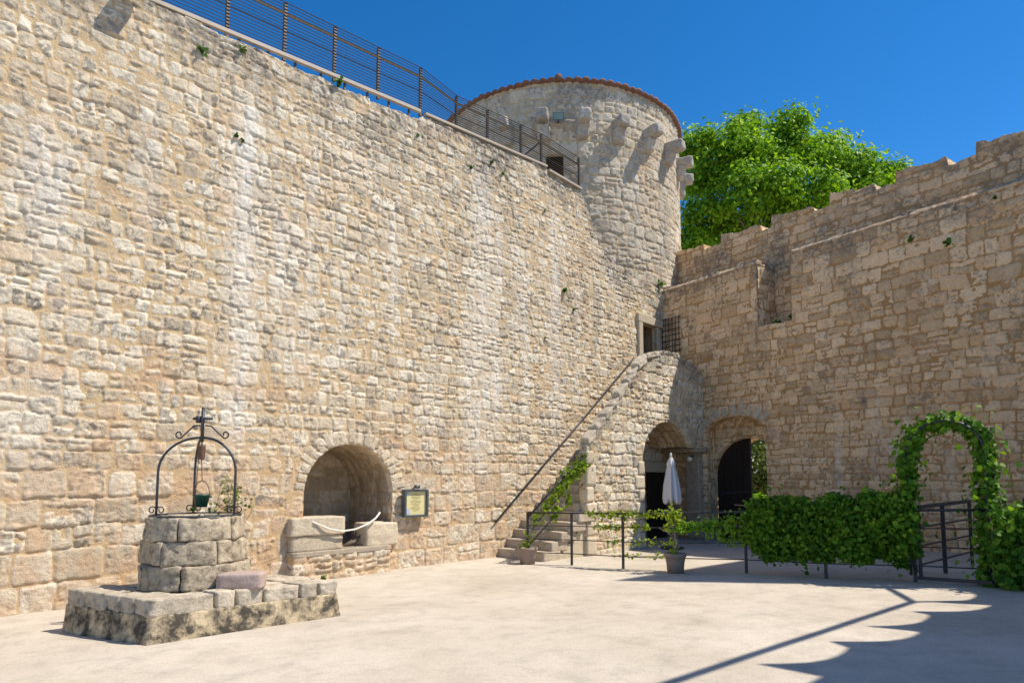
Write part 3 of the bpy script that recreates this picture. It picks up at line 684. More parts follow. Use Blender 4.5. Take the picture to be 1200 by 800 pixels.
# stones that turn the porch arch
for i in range(11):
    an = rad(172 - i * 13.6); er = np.array([math.cos(an), math.sin(an)]); et = np.array([-er[1], er[0]])
    def gp(rr, tt, mm): return K + W * (2.35 + er[0] * (.97 + rr) + et[0] * tt) + Z * (2.86 + er[1] * (.50 + rr) + et[1] * tt) + M * mm
    L_ = rng.uniform(.22, .34); c8 = [gp(r_, t_, m_) for m_ in (-.06, .03 + .012 * rng.random()) for t_ in (-.085, .085) for r_ in (0, L_)]
    if 2.35 + er[0] * 1.0 < 3.22: rough_block('arch_stone', c8, M_moss if i % 4 == 1 else M_step, wr_, 300 + i, 6, .5, .012, 8)
# open gate leaf, the left one still closed
gd = thing('gate_leaf', 'closed dark timber gate leaf filling the left half of the gateway arch', 'gate', K + 2 * W - .62 * M)
pts = [(1.37, -.02)] + [(1.37, 1.76)] + [p for p in arc((2.44, 1.76), 1.07, 1.01, 180, 91, 16)] + [(2.42, -.02)]
b = MB(); F = [K + W * x + Z * y - M * .60 for x, y in pts]; B_ = [p - M * .07 for p in F]; n_ = len(pts)
b.add(F + B_, [tuple(range(n_)), tuple(range(2 * n_ - 1, n_ - 1, -1))] + [(i, n_ + i, n_ + (i + 1) % n_, (i + 1) % n_) for i in range(n_)]); b.build('leaf_boards', M_door, gd)
for k in range(5):
    x = 1.50 + .205 * k; zt = 1.76 + 1.01 * math.sqrt(max(0, 1 - ((x - .09 - 2.44) / 1.07) ** 2)) - .05
    b = MB(); b.box(K + W * x + Z * (zt / 2) - M * .593, W, M, Z, .096, .012, zt / 2); b.build('plank', M_door, gd, bevel=.006)
b = MB(); b.bar(K + W * 1.55 + Z * 1.28 - M * .57, K + W * 2.4 + Z * 1.33 - M * .57, .025, .045); b.build('cross_bar', M_iron, gd)
b = MB(); b.tube([K + W * .75 + Z * 1.02 + M * .05, K + W * 1.0 + Z * 1.05 + M * .1, K + W * 1.25 + Z * 1.10 + M * .08, K + W * 1.43 + Z * 1.24 + M * .03], .013, 6)
tag(b.build('chain', M_iron, smooth=True), 'dark chain slung from the pier to the gateway jamb', 'chain')
# iron grille on the wall beside the upper door
gr = thing('iron_grille', 'black iron grille of square bars fixed to the wall beside the upper doorway', 'grille', K + .4 * W + 5.4 * Z)
for k in range(6): b = MB(); x = .06 + .125 * k; b.bar(K + W * x + M * .09 + Z * 5.33, K + W * x + M * .09 + Z * 6.42, .02, .02); b.build('upright_bar', M_iron, gr)
for k in range(7): b = MB(); z_ = 5.38 + .165 * k; b.bar(K + W * .02 + M * .105 + Z * z_, K + W * .74 + M * .105 + Z * z_, .02, .02); b.build('cross_bar', M_iron, gr)

# ------------------------------------------------------------------ stairs
FN = 1.36
stt = thing('stone_staircase', 'stone staircase climbing along the long wall to the upper doorway, with an arch beneath it', 'staircase', PG(11, .7))
for k in range(23):
    ua = 8.42 + .243 * k; zt = .19 * (k + 1); ne = 1.42 if k < 5 else 1.33
    if ua + .3 > 9.80: ne = 1.19
    zb = zt - .205 if k < 9 else zt - .45
    nend = ne + .03 * rng.uniform(-1, 1) + (.05 * (4 - k) * -.6 if k < 4 else 0)
    c8 = box8(P(ua + .24, nend / 2 - .02, (zb + zt) / 2), U, N, Z, .27, nend / 2 + .02, (zt - zb) / 2)
    rough_block('step', c8, M_step, stt, 400 + k, 10, .30, .016, 5)
cb_ = MB()
for k in range(1, 9):
    ua = 8.42 + .243 * k; zt = .19 * k; cb_.box(P(ua + .245, .60 if k < 6 else .55, (zt - .12) / 2 - .01), U, N, Z, .125, .70 if k < 6 else .6, (zt - .1) / 2 + .05)
cb_.build('stair_core', M_dress, stt, bevel=.01)
def prof_st(a): 
    s = np.interp(a, [9.7, 9.82, 11.98, 12.2, 12.65, 13.75, 14.2, 15.2], [2.36, 2.40, 4.45, 4.72, 4.88, 5.02, 4.86, 4.62])
    return s + .035 * vn(np.floor(a * 3), a * 0, 84) + .02 * fbm(a * 4, a * 0, 85, 2)
ARCH = [(12.0, -.3), (12.0, 2.15)] + arc((13.25, 2.15), 1.25, .98, 180, 22, 22) + [(14.42, 2.52), (15.4, 2.52), (15.4, -.3)]
def wear_st(a, z):
    d = np.interp(a, [9.7, 12.1, 13.75, 15.2], [2.4, 4.6, 5.0, 4.6]) - z
    g = .9 * sstep(.55, .05, d + .2 * fbm(a * 2, z * 2, 86, 2)) + .2 * sstep(.3, .6, fbm(a * 1.5, z, 87, 3))
    return .25 * sstep(.2, .6, fbm(a * 2, z, 88, 2)), g, .25 * sstep(.1, .6, fbm(a, z, 89, 2))
sheet('stair_wall', M_wall, stt, 9.75, 15.18, -.15, 5.3, .017, planepos(A + FN * N, U, N), dict(seed=57, hlo=.15, hhi=.30, wr=(.8, 1.7), rough=1.1, prot=(.010, .027), mvar=.010, mort=-.002, courses=.06), wear_st, prof_st, [ARCH], back=.18)
lining('arch_lining', M_gate, stt, ARCH[:-2], .12, 1.34, A + FN * N, U, N, dict(seed=58, hlo=.18, hhi=.3))
# rough coping boulders down the slope of the parapet
cu = 9.78
for i in range(13):
    L_ = rng.uniform(.22, .40)
    if cu > 12.6: break
    ua, ub = cu, cu + L_; za, zb = [float(np.interp(x, [9.7, 12.2, 12.75], [2.36, 4.70, 4.88])) for x in (ua, ub)]
    hgt = rng.uniform(.03, .10); nn0, nn1 = FN - .20, FN + rng.uniform(.03, .075)
    zm = (za + zb) / 2; sl = (zb - za) * .75
    c8 = [P(u_, n_, zz) for zz_ in (0, 1) for n_ in (nn0, nn1) for u_, zz in ((ua, zm - sl / 2 - .10 + zz_ * (.10 + hgt)), (ub - .01, zm + sl / 2 - .10 + zz_ * (.10 + hgt)))]
    rough_block('coping_stone', c8, M_moss, stt, 430 + i, 10, .6, .045, 6); cu = ub
# quoins at the foot of the parapet, jamb stones of the arch
for i, (z0, z1, l0) in enumerate(((0, .42, .34), (.42, .74, .24), (.74, 1.15, .36), (1.15, 1.5, .26), (1.5, 1.98, .34), (1.98, 2.28, .25))):
    c8 = box8(P(9.74 + l0 / 2, FN - .085, (z0 + z1) / 2), U, N, Z, l0 / 2, .112, (z1 - z0) / 2 - .008); rough_block('quoin', c8, M_dress, stt, 450 + i, 7, .35, .012, 6)
for i, (z0, z1, l0) in enumerate(((0, .40, .3), (.40, .70, .2), (.70, 1.12, .36), (1.12, 1.42, .24), (1.42, 1.75, .4), (1.75, 2.1, .26))):
    c8 = box8(P(12.02 - l0 / 2, FN - .10, (z0 + z1) / 2), U, N, Z, l0 / 2, .145, (z1 - z0) / 2 - .008); rough_block('jamb_stone', c8, M_dress, stt, 460 + i, 7, .35, .012, 6)
# impost slab that carries the arch on the gate wall side
rough_block('impost_slab', box8(K + W * .85 + M * .16 + Z * 2.47, W, M, Z, 62e-2, .24, .07), M_pier, stt, 470, 8, .4, .01, 5)
rough_block('pier', box8(K + W * 1.12 + M * .05 + Z * 1.2, W, M, Z, .24, .15, 1.22), M_pier, stt, 471, 16, .4, .035, 4)
# lamp on the pier
gl = thing('globe_lamp', 'small cream globe lamp on the pier between the two arches', 'lamp', K + W * 1.18 + M * .22 + Z * 2.2)
b = MB(); b.lathe([(.001, -.075), (.045, -.06), (.072, -.02), (.075, .02), (.05, .058), (.001, .075)], K + W * 1.18 + M * .36 + Z * 2.22, 16); b.build('globe', M_lamp, gl, True)
b = MB(); b.tube([K + W * 1.18 + M * .2 + Z * 2.3, K + W * 1.18 + M * .33 + Z * 2.31, K + W * 1.18 + M * .36 + Z * 2.27], .015, 6); b.build('arm', M_iron, gl)
# store door under the stairs
sd = thing('store_door', 'dark wooden door in the shade under the stair arch', 'door', P(14.75, .05))
for k in range(5): b = MB(); b.box(P(14.33 + .2 * k, .07, .93), U, N, Z, .098, .02, .93); b.build('plank', M_door, sd, bevel=.006)
b = MB(); b.box(P(14.73, .075, 2.01), U, N, Z, .60, .05, .145); b.build('lintel', M_dress, sd, bevel=.015)
b = MB(); b.tube([P(15.05, .1, 1.0), P(15.05, .14, 1.02), P(15.05, .14, .9), P(15.05, .1, .88)], .01, 6); b.build('handle', M_iron, sd)

# handrail fixed to the long wall
hr = thing('wall_handrail', 'thin dark iron handrail rising diagonally along the long wall above the stairs', 'handrail', P(8.3, .07, .7))
b = MB(); b.tube([P(8.25, .075, .74), P(10.5, .08, 2.53), P(13.66, .08, 5.03)], .017, 8); b.build('rail', M_iron, hr, True)
for t in (.01, .25, .5, .75, .99):
    b = MB(); q_ = P(8.25 + t * 5.41, .0, .74 + t * 4.29); b.tube([q_ - N * .04, q_ + N * .05 - Z * .04, q_ + N * .08], .012, 6); b.build('bracket', M_iron, hr)

# ------------------------------------------------------------------ leaves
LT7 = np.array([[0, 0, 0], [.28, .50, .10], [.70, .36, .04], [1.0, 0, -.10], [.70, -.36, .04], [.28, -.50, .10], [.45, 0, -.02]])
LF7 = np.array([[0, 6, 1], [1, 6, 2], [2, 6, 3], [3, 6, 4], [4, 6, 5], [5, 6, 0]])
LT4 = np.array([[0, 0, 0], [.5, .34, .08], [1, 0, -.08], [.5, -.34, .08]]); LF4 = np.array([[0, 2, 1], [0, 3, 2]])
def leaves(name, mat, parent, c, nrm, size, tone, big=True, R=rng, droop=.0):
    T, Fc = (LT7, LF7) if big else (LT4, LF4); n = len(c); k = len(T)
    nrm = nrm / (np.linalg.norm(nrm, axis=1, keepdims=True) + 1e-9)
    ax = R.normal(size=(n, 3)); ax[:, 2] -= droop; ax -= nrm * (ax * nrm).sum(1, keepdims=True); ax /= np.linalg.norm(ax, axis=1, keepdims=True) + 1e-9
    by = np.cross(nrm, ax); s = size[:, None, None]
    v = c[:, None] + s * (T[None, :, 0:1] * ax[:, None] + T[None, :, 1:2] * by[:, None] * R.uniform(.8, 1.15, (n, 1, 1)) + T[None, :, 2:3] * nrm[:, None] * R.uniform(.3, 2.0, (n, 1, 1)))
    f = (Fc[None] + (np.arange(n) * k)[:, None, None]).reshape(-1, 3)
    me = raw_mesh(name, v.reshape(-1, 3), None, f, org[parent] if parent is not None else None)
    cc = np.zeros((n * k, 4)); cc[:, 0] = np.repeat(np.clip(tone, 0, 1), k); cc[:, 3] = 1; set_attr(me, 'leaf', cc)
    return link(name, me, mat, parent, False)
def tuft(name, label, pos, out, size, n=38, mat=None, group=None):
    R = np.random.default_rng(int(abs(pos[0] * 977 + pos[2] * 131)) + n)
    d = R.normal(size=(n, 3)) * np.array([1, 1, .8]); d += out * .9 + Z * .2; c = pos + out * .01 + d * size * .22 * R.random((n, 1))
    o = leaves(name, mat or M_weed, None, c, R.normal(size=(n, 3)) + Z * .6 + out * .5, size * R.uniform(.22, .45, n), R.random(n), True, R)
    tag(o, label, 'weed', group or 'weeds growing from the masonry'); return o

# ------------------------------------------------------------------ tree behind the gate wall
def tree(name, label, base, lobes, twigs, per, lsize, mat, trunk_r, seed, sig=.32, tone0=.5):
    R = np.random.default_rng(seed); t = thing(name, label, 'tree', base); base = np.array(base, float)
    ctr = np.mean([l[0] for l in lobes], 0); fork = base + (ctr - base) * .52
    b = MB(); mid = (base + fork) / 2 + np.array([.2, .1, 0]); b.tube([base - Z * .3, base + Z * .6, mid, fork], [trunk_r * 1.4, trunk_r, trunk_r * .85, trunk_r * .7], 10)
    for lc, lr in lobes:
        lc = np.array(lc); lc = fork + (lc - fork) * .78 + np.array([0, .5, -.1]) * lr * .6; m1 = fork + (lc - fork) * .5 + R.normal(size=3) * .25
        b.tube([fork, m1, lc], [trunk_r * .45, trunk_r * .28, trunk_r * .12], 7)
        for q in range(4):
            e = lc + R.normal(size=3) * lr * .55; b.tube([m1 + (lc - m1) * .5, (lc + e) / 2 + R.normal(size=3) * .1, e], [trunk_r * .15, trunk_r * .09, trunk_r * .03], 5)
    b.build('trunk', M_bark, t, True)
    C_, Nn_, S_, T_ = [], [], [], []
    for lc, lr in lobes:
        k = int(twigs * max(.25, lr ** 1.6))
        for i in range(k):
            d = R.normal(size=3); d /= np.linalg.norm(d); rr = lr * (.35 + .70 * R.random() ** .6)
            tc = np.array(lc) + d * rr * np.array([1, 1, .85]); m_ = int(per * R.uniform(.5, 1.4)); sg = sig * R.uniform(.6, 1.3)
            ps = tc + R.normal(size=(m_, 3)) * sg * np.array([1, 1, .65]); C_.append(ps)
            Nn_.append(R.normal(size=(m_, 3)) * .5 + Z * .5 + (ps - tc) / sg * .45 + d * .5); S_.append(lsize * R.uniform(.6, 1.25, m_)); T_.append(np.clip(tone0 + R.normal() * .2 + R.normal(size=m_) * .16, 0, 1))
    leaves('crown', mat, t, np.concatenate(C_), np.concatenate(Nn_), np.concatenate(S_), np.concatenate(T_), False, R)
    return t
D0 = 27.0
def lob(px, py, rp, dy=0.0):
    y = D0 + dy; return (np.array([(px - 600) / 750 * y, y, 1.62 + (563 - py) / 750 * y * .995]), rp / 750 * y)
lobes = [(c_, r_ * (.76 if r_ > 1.0 else 1.0)) for c_, r_ in [lob(850, 172, 40), lob(880, 150, 30, -1), lob(905, 160, 38), lob(940, 150, 34, .6), lob(975, 168, 36, -.6), lob(1005, 188, 34), lob(1035, 205, 26, -.5), lob(1068, 190, 13, 0), lob(1052, 196, 20, 0), lob(832, 200, 34, .5), lob(835, 245, 42, 0), lob(880, 215, 46, -1.4), lob(925, 205, 46, -1.6), lob(965, 222, 44, -1.2), lob(1005, 235, 38, .2), lob(870, 262, 40, .8), lob(920, 258, 44, .5), lob(975, 260, 36, 1.0), lob(1025, 240, 26, .5), lob(818, 285, 34, .3), lob(815, 160, 20, .8), lob(885, 132, 18, 0), lob(938, 128, 20, .3), lob(988, 156, 18, 0), lob(838, 148, 16, 0), lob(1018, 178, 18, 0)]]
tree('broadleaf_tree', 'large bright green broadleaf tree rising behind the parapet beside the round tower', (12.0, 27.3, 0), lobes, 44, 44, .21, M_tree, .34, 5, .32, .58)
# garden seen through the open half of the gate
def glob(x, y, z, r): return (np.array([x, y, z]), r)
tree('garden_tree', 'sunlit garden tree seen through the open gateway', (9.3, 23.6, 0), [glob(8.7, 22.8, 2.9, 1.0), glob(9.6, 23.2, 3.6, 1.2), glob(8.2, 23.4, 3.3, .9), glob(9.2, 23.8, 1.9, 1.0), glob(10.6, 23.8, 2.8, 1.1), glob(8.4, 24.0, 1.5, 1.0), glob(10.0, 24.2, 1.2, 1.1)], 46, 34, .15, M_olive, .12, 8, .22)
R_ = np.random.default_rng(4)
def bush(name, label, c, r, n, mat, ls):
    t = thing(name, label, 'shrub', (c[0], c[1], 0)); d = R_.normal(size=(n, 3)); d /= np.linalg.norm(d, axis=1, keepdims=True); d[:, 2] = np.abs(d[:, 2])
    ps = np.array(c) + d * r * (R_.random((n, 1)) ** .4) * np.array([1, 1, 1.1]); leaves('foliage', mat, t, ps, d + R_.normal(size=(n, 3)) * .6, ls * R_.uniform(.6, 1.2, n), np.clip(R_.normal(.55, .22, n), 0, 1), True, R_)
    b = MB()
    for k in range(5): e = np.array(c) + R_.normal(size=3) * r * .3 + Z * r * .5; b.tube([np.array([c[0], c[1], -.05]), (np.array(c) + e) / 2, e], [.03, .02, .008], 5)
    b.build('stem', M_stem, t)
bush('garden_shrub', 'rounded bright green shrub behind the kerb outside the gateway', (8.05, 21.0, .75), .42, 900, M_tree, .10)
bush('garden_shrub', 'darker leafy shrub beside the rounded bright one outside the gateway', (8.75, 21.2, .7), .5, 900, M_young, .10)
lw = thing('low_wall', 'low wall with a flat grey cap and a shade-dark face outside the gateway', 'wall', (8.4, 20.0, 0))
b = MB(); b.box((8.9, 20.0, .40), (1, 0, 0), (0, 1, 0), (0, 0, 1), 2.2, .18, .46); b.build('wall_body', M_iron, lw, bevel=.01)  # dark body colour imitates the shaded face of the wall
b = MB(); b.box((8.9, 19.98, .94), (1, 0, 0), (0, 1, 0), (0, 0, 1), 2.3, .24, .08); b.build('cap', M_lowwall, lw, bevel=.015)

# ------------------------------------------------------------------ railing on top of the long wall
tr = thing('terrace_railing', 'brown metal railing with horizontal wires along the top of the long wall', 'railing', P(5, -.12, 8.8))
def beamz(a): return 8.59 + .0864 * (a - 1.32)
p1 = [(-.45,), (.5,), (1.45,), (2.42,), (3.38,), (4.33,), (5.27,), (6.29,)]
posts = [(a[0], beamz(a[0]) - .02, 9.78 + .083 * (a[0] - 3.37)) for a in p1]
posts2 = [(7.26, 8.98, 9.86), (8.19, 9.03, 9.95), (9.29, 9.10, 10.05), (10.02, 9.03, 10.12), (11.52, 9.05, 10.07)]
allp = posts + posts2
RNn = -.14
for a_, z0, z1 in allp:
    b = MB(); b.bar(P(a_, RNn, z0), P(a_, RNn, z1), .05, .05, U); b.build('post', M_rail, tr)
def railrun(name, frac, r, mat, lst):
    b = MB(); pts = [P(a_, RNn, z0 + (z1 - z0) * frac) for a_, z0, z1 in lst]; b.tube(pts, r, 6); b.build(name, mat, tr, True)
railrun('handrail', .83, .026, M_handrail, allp); railrun('mid_rail', .52, .014, M_rail, allp); railrun('bottom_rail', .07, .014, M_rail, allp)
b = MB()
for k in range(17):
    f_ = .10 + .9 * k / 16; pts = [P(a_, RNn + .03, z0 + (z1 - z0) * f_) for a_, z0, z1 in allp]; b.tube(pts, .0075 if k < 16 else .011, 4, caps=False)
b.build('wire_mesh', M_wire, tr)
b = MB(); b.bar(P(-.6, -.02, beamz(-.6)), P(6.2, -.02, beamz(6.2)), .07, .065); b.build('base_channel', M_channel, tr, bevel=.006)
for i in range(14):
    a_ = -.3 + .48 * i; b = MB(); b.bar(P(a_, -.05, beamz(a_) - .3), P(a_, -.05, beamz(a_) - .04), .035, .035, U); b.build('stub', M_rail, tr)
b = MB(); b.bar(P(6.3, .0, 8.99), P(10.05, .0, 9.26), .10, .055); b.build('base_slab', M_channel, tr, bevel=.01)
b = MB(); b.bar(P(10.1, .0, 9.18), P(11.4, .0, 9.14), .14, .06); b.build('base_slab', M_channel, tr, bevel=.01)
b = MB(); b.bar(P(10.02, RNn, 9.95), P(10.25, -.95, 9.95), .03, .03); b.bar(P(10.25, -.95, 9.2), P(10.25, -.95, 9.95), .035, .035, U); b.build('return_rail', M_rail, tr)

# floodlight bracketed to the top of the wall
fl2 = thing('floodlight', 'boxy floodlight sticking out from the very top of the long wall', 'floodlight', P(1.1, 0, 8.45), 'floodlights on the masonry')
b = MB(); b.box(P(1.02, .24, 8.50), U, N, Z, .13, .12, .08); b.build('housing', M_flood, fl2, bevel=.015)
b = MB(); b.box(P(1.02, .24, 8.417), U, N, Z, .11, .10, .004); b.build('lens', M_glass, fl2)
b = MB(); b.bar(P(1.02, -.05, 8.47), P(1.02, .14, 8.50), .05, .03); b.build('bracket', M_flood, fl2)

# ------------------------------------------------------------------ notice board
sg = thing('notice_board', 'dark framed yellow notice board under a lamp, on the long wall beside the niche', 'notice board', P(6.1, .05, 1.2))
c_ = P(6.10, .10, 1.20); hw_, hh_ = .275, .255
b = MB(); b.box(c_, U, N, Z, hw_ - .03, .02, hh_ - .03); b.build('panel', M_board, sg)
b = MB()
for sx in (-1, 1): b.box(c_ + U * sx * (hw_ - .017) + N * .01, U, N, Z, .022, .05, hh_)
for sz in (-1, 1): b.box(c_ + Z * sz * (hh_ - .017) + N * .009, U, N, Z, hw_ - .04, .049, .022)
b.build('frame', M_flood, sg, bevel=.004)
b = MB(); yy = .17
for i in range(13):
    L_ = rng.uniform(.12, .19) if i % 4 else .08; b.box(c_ + U * (.0 + .01 * rng.uniform(-1, 1)) + Z * yy + N * .0215, U, N, Z, L_ * .75, .0006, .0035); yy -= .026
b.build('print', M_ink, sg)
b = MB(); b.box(c_ - U * .17 - Z * .15 + N * .0218, U, N, Z, .04, .0008, .05); b.build('picture', M_map, sg)
b = MB(); b.box(c_ - U * .17 + Z * .17 + N * .0218, U, N, Z, .035, .0008, .03); b.build('picture', M_map, sg)
b = MB(); b.tube([c_ + Z * .25 - N * .09, c_ + Z * .30 - N * .02, c_ + Z * .315 + N * .06], .014, 6); b.tube([c_ + Z * .31 + N * .06 - U * .05, c_ + Z * .31 + N * .06 + U * .05], .035, 8); b.build('lamp', M_flood, sg, True)

# ------------------------------------------------------------------ the well
WB = P(1.5, 2.2, .0)
pl = thing('well_platform', 'low rectangular stone platform with a stained plinth under the old well', 'platform', WB)
gc = [P(.30, 1.46, -.08), P(2.42, 1.50, -.08), P(.72, 2.93, -.06), P(2.78, 3.07, -.06)]       # footprint: far left, far right, near left, near right
def lerp4(s, t, z, inset=0.0):
    p = gc[0] * (1 - s) * (1 - t) + gc[1] * s * (1 - t) + gc[2] * (1 - s) * t + gc[3] * s * t
    c = sum(gc) / 4; d = c - p; d[2] = 0; L = np.linalg.norm(d) + 1e-9; p = p + d / L * inset; return np.array([p[0], p[1], z])
c8 = [lerp4(s, t, z, i) for z, i in ((-.08, 0), (.30, .07)) for t in (0, 1) for s in (0, 1)]
rough_block('plinth', c8, M_plinth, pl, 500, 40, .12, .016, 6)
# stones of the top course along the four sides, with paving between
def slab(s0, s1, t0, t1, seed, mat=M_slab, zt=.45, pr=0.03):
    g = .008
    def pt(s, t, z):
        return lerp4(s, t, z, .045)
    c8 = [pt(s, t, z) for z in (.285, zt + .012 * rng.uniform(-1, 1)) for t in (t0 + g, t1 - g) for s in (s0 + g, s1 - g)]
    rough_block('top_stone', c8, mat, pl, seed, 12, .30, .022, 8)
sd_ = 510
for s0, s1 in ((0, .31), (.31, .415), (.415, .57), (.57, .77), (.77, .88), (.88, 1.0)): slab(s0, s1, .78, 1.0, sd_); sd_ += 1
for s0, s1 in ((.0, .22), (.22, .5), (.5, .8), (.8, 1.0)): slab(s0, s1, 0, .2, sd_); sd_ += 1
for t0, t1 in ((.2, .36), (.36, .47), (.47, .62), (.62, .78)): slab(0, .2, t0, t1, sd_); sd_ += 1
for t0, t1 in ((.2, .5), (.5, .78)): slab(.8, 1.0, t0, t1, sd_); sd_ += 1
for s0, s1 in ((.2, .5), (.5, .8)):
    for t0, t1 in ((.2, .5), (.5, .78)): slab(s0, s1, t0, t1, sd_, M_slab, .44); sd_ += 1

wc = np.array([-3.63, 7.42, 0.0])
we = thing('stone_well', 'round well head of weathered blocks with an iron arch over its mouth', 'well', wc + Z * .45)
def wellring(z0, z1, r0, r1, cnt, off, thick, mat, nm, seed, jit=.0):
    an = np.linspace(0, 360, cnt + 1)[:-1] + off + rng.uniform(-jit, jit, cnt)
    for i in range(cnt):
        a0 = rad(an[i]) + .010; a1 = rad(an[(i + 1) % cnt] + (360 if i == cnt - 1 else 0)) - .010
        # two half blocks would leave a seam: bend one block along the curve instead
        n = 10; lin = np.linspace(0, 1, n + 1); vs = {}; vl = []; fl_ = []
        def vid(i_, j_, k_):
            if (i_, j_, k_) not in vs: vs[(i_, j_, k_)] = len(vl); vl.append((lin[i_], lin[j_], lin[k_]))
            return vs[(i_, j_, k_)]
        for a_ in range(n):
            for b_ in range(n):
                for s_, e in ((0, 0), (1, n)):
                    q = [(a_, b_), (a_ + 1, b_), (a_ + 1, b_ + 1), (a_, b_ + 1)]
                    if s_ == 0: q = q[::-1]
                    fl_.append([vid(x, y, e) for x, y in q]); fl_.append([vid(y, e, x) for x, y in q]); fl_.append([vid(e, x, y) for x, y in q])
        p = np.array(vl); R0_ = .5 * (r0 + r1); sz = np.array([R0_ * (a1 - a0), thick, z1 - z0]); half = sz / 2; q_ = (p - .5) * sz
        r = .016; inner = np.clip(q_, -(half - r), half - r); d = q_ - inner; L = np.linalg.norm(d, axis=1, keepdims=True)
        q_ = inner + d / np.maximum(L, 1e-9) * np.minimum(L, r); p = q_ / sz + .5
        th_ = a0 + (a1 - a0) * p[:, 0]; zz = z0 + (z1 - z0) * p[:, 2]; hf = (a1 - a0) / 2; ro = (r0 + (r1 - r0) * p[:, 2]) * (.35 + .65 * math.cos(hf) / np.cos(th_ - a0 - hf) * 1.045) - thick * (1 - p[:, 1])
        nz_ = fbm(th_ * 5 + seed, zz * 9, seed + i, 3); ro = ro + (.026 * nz_ + .010 * vn(th_ * 22, zz * 24, seed + 3)) * p[:, 1] + .007 * rng.uniform(-1, 1)
        v = wc + np.stack([ro * np.cos(th_), ro * np.sin(th_), zz + .010 * vn(th_ * 7, zz * 3, seed)], -1)
        link(nm, raw_mesh(nm, v, np.array(fl_)[:, ::-1], None, org[we]), mat, we)
wellring(.45, .71, .59, .575, 7, -128, .20, M_curb, 'curb_stone', 600, 7)
wellring(.71, .965, .555, .54, 6, -100, .20, M_curb, 'curb_stone', 620, 8)
wellring(.965, 1.22, .525, .51, 6, -140, .20, M_curb, 'rim_stone', 660, 5)
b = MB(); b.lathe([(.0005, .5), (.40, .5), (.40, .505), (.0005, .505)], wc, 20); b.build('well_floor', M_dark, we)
b = MB(); rr_ = []
for k in range(40): an = 2 * math.pi * k / 40; rr_.append(wc + np.array([1.0 * .475 * math.cos(an), .475 * math.sin(an), 1.232]))
b.tube(rr_, .010, 6, True); b.build('rim_band', M_wrought, we, True)
apex = wc + np.array([.03, .0, 2.12])
ends_ = [wc + np.array([-.42, -.08, 1.22]), wc + np.array([-.235, .40, 1.22]), wc + np.array([.42, .03, 1.22])]
frm = MB()
for i, e in enumerate(ends_):
    pts = [e]; d = apex - e; d[2] = 0; pts.append(e + Z * .3 - d * .0); zs = 1.72
    for k in range(0, 11):
        t = rad(9 * k); pts.append(np.array([e[0] + d[0] * (1 - math.cos(t)), e[1] + d[1] * (1 - math.cos(t)), zs + (apex[2] - zs) * math.sin(t)]))
    b = MB(); b.tube(pts, .0145, 8); arch_leg = b.build('arch_leg', M_wrought, we, True)
    # scroll at the foot
    for sgn in (-1, 1):
        sc = []; dd = d / np.linalg.norm(d); sd2 = np.array([-dd[1], dd[0], 0]) if abs(dd[0]) > .5 else dd
        ax_ = np.array([1., 0, 0])
        for k in range(15): t = rad(28 * k); r_ = .048 - .0022 * k; sc.append(e + ax_ * sgn * (.05 - r_ * math.cos(t)) + Z * (.065 + r_ * math.sin(t)))
        b = MB(); b.tube(sc, .007, 5); b.build('foot_scroll', M_wrought, arch_leg, True)
b = MB(); b.tube([apex - Z * .05, apex + Z * .33], .02, 8); b.tube([apex + Z * .22 - np.array([.11, 0, 0]), apex + Z * .22 + np.array([.11, 0, 0])], .017, 7); b.tube([apex + Z * .33, apex + Z * .36], [.02, .006], 8)
b.tube([apex + Z * .17 - np.array([.05, 0, 0]), apex + Z * .25 - np.array([.05, 0, 0])], .028, 7); b.build('finial_cross', M_wrought, we, True)
for sgn in (-1, 1):
    sc = [apex + np.array([sgn * .03, 0, .14]), apex + np.array([sgn * .10, 0, .135]), apex + np.array([sgn * .19, 0, .05]), apex + np.array([sgn * .25, 0, -.005])]
    for k in range(11): t = rad(-90 + 30 * k); r_ = .042 - .002 * k; sc.append(apex + np.array([sgn * (.27 + r_ * math.cos(t)), 0, .035 + r_ * math.sin(t)]))
    b = MB(); b.tube(sc, .009, 6); b.build('top_scroll', M_wrought, we, True)
pu = thing('pulley', 'wooden pulley block hanging from the crown of the well arch', 'pulley', apex - Z * .05)
b = MB(); b.box(apex - Z * .17, (1, 0, 0), (0, 1, 0), (0, 0, 1), .035, .035, .085); b.build('block', M_wood, pu, bevel=.02)
b = MB(); b.tube([apex - Z * .02, apex - Z * .1], .009, 6); b.build('hook', M_wrought, pu)
b = MB(); b.tube([apex + np.array([-.02, -.02, -.17]), ends_[1] + np.array([.03, -.03, .12]), ends_[1] + np.array([0.01, 0, .05])], .005, 5)
tag(b.build('pulley_rope', M_wood, smooth=True), 'slack brown rope running from the pulley down to a leg of the well arch', 'rope')
bk = thing('bucket', 'small dark green bucket hanging over the mouth of the well', 'bucket', apex + np.array([.02, 0, -.80]))
bc = apex + np.array([.02, 0, -.80])
b = MB(); b.lathe([(.062, 0), (.09, .125), (.097, .13), (.097, .142), (.085, .142), (.058, .012)], bc, 20); b.build('pail', M_green, bk, True)
b = MB(); hp = [bc + np.array([.093 * math.cos(rad(k * 15)), 0, .13 + .17 * math.sin(rad(k * 15))]) for k in range(13)]; b.tube(hp, .005, 6); b.build('handle', M_wood, bk, True)
b = MB(); b.tube([bc + Z * .30, apex - Z * .18], .0055, 5); b.build('hanging_rope', M_wood, bk)
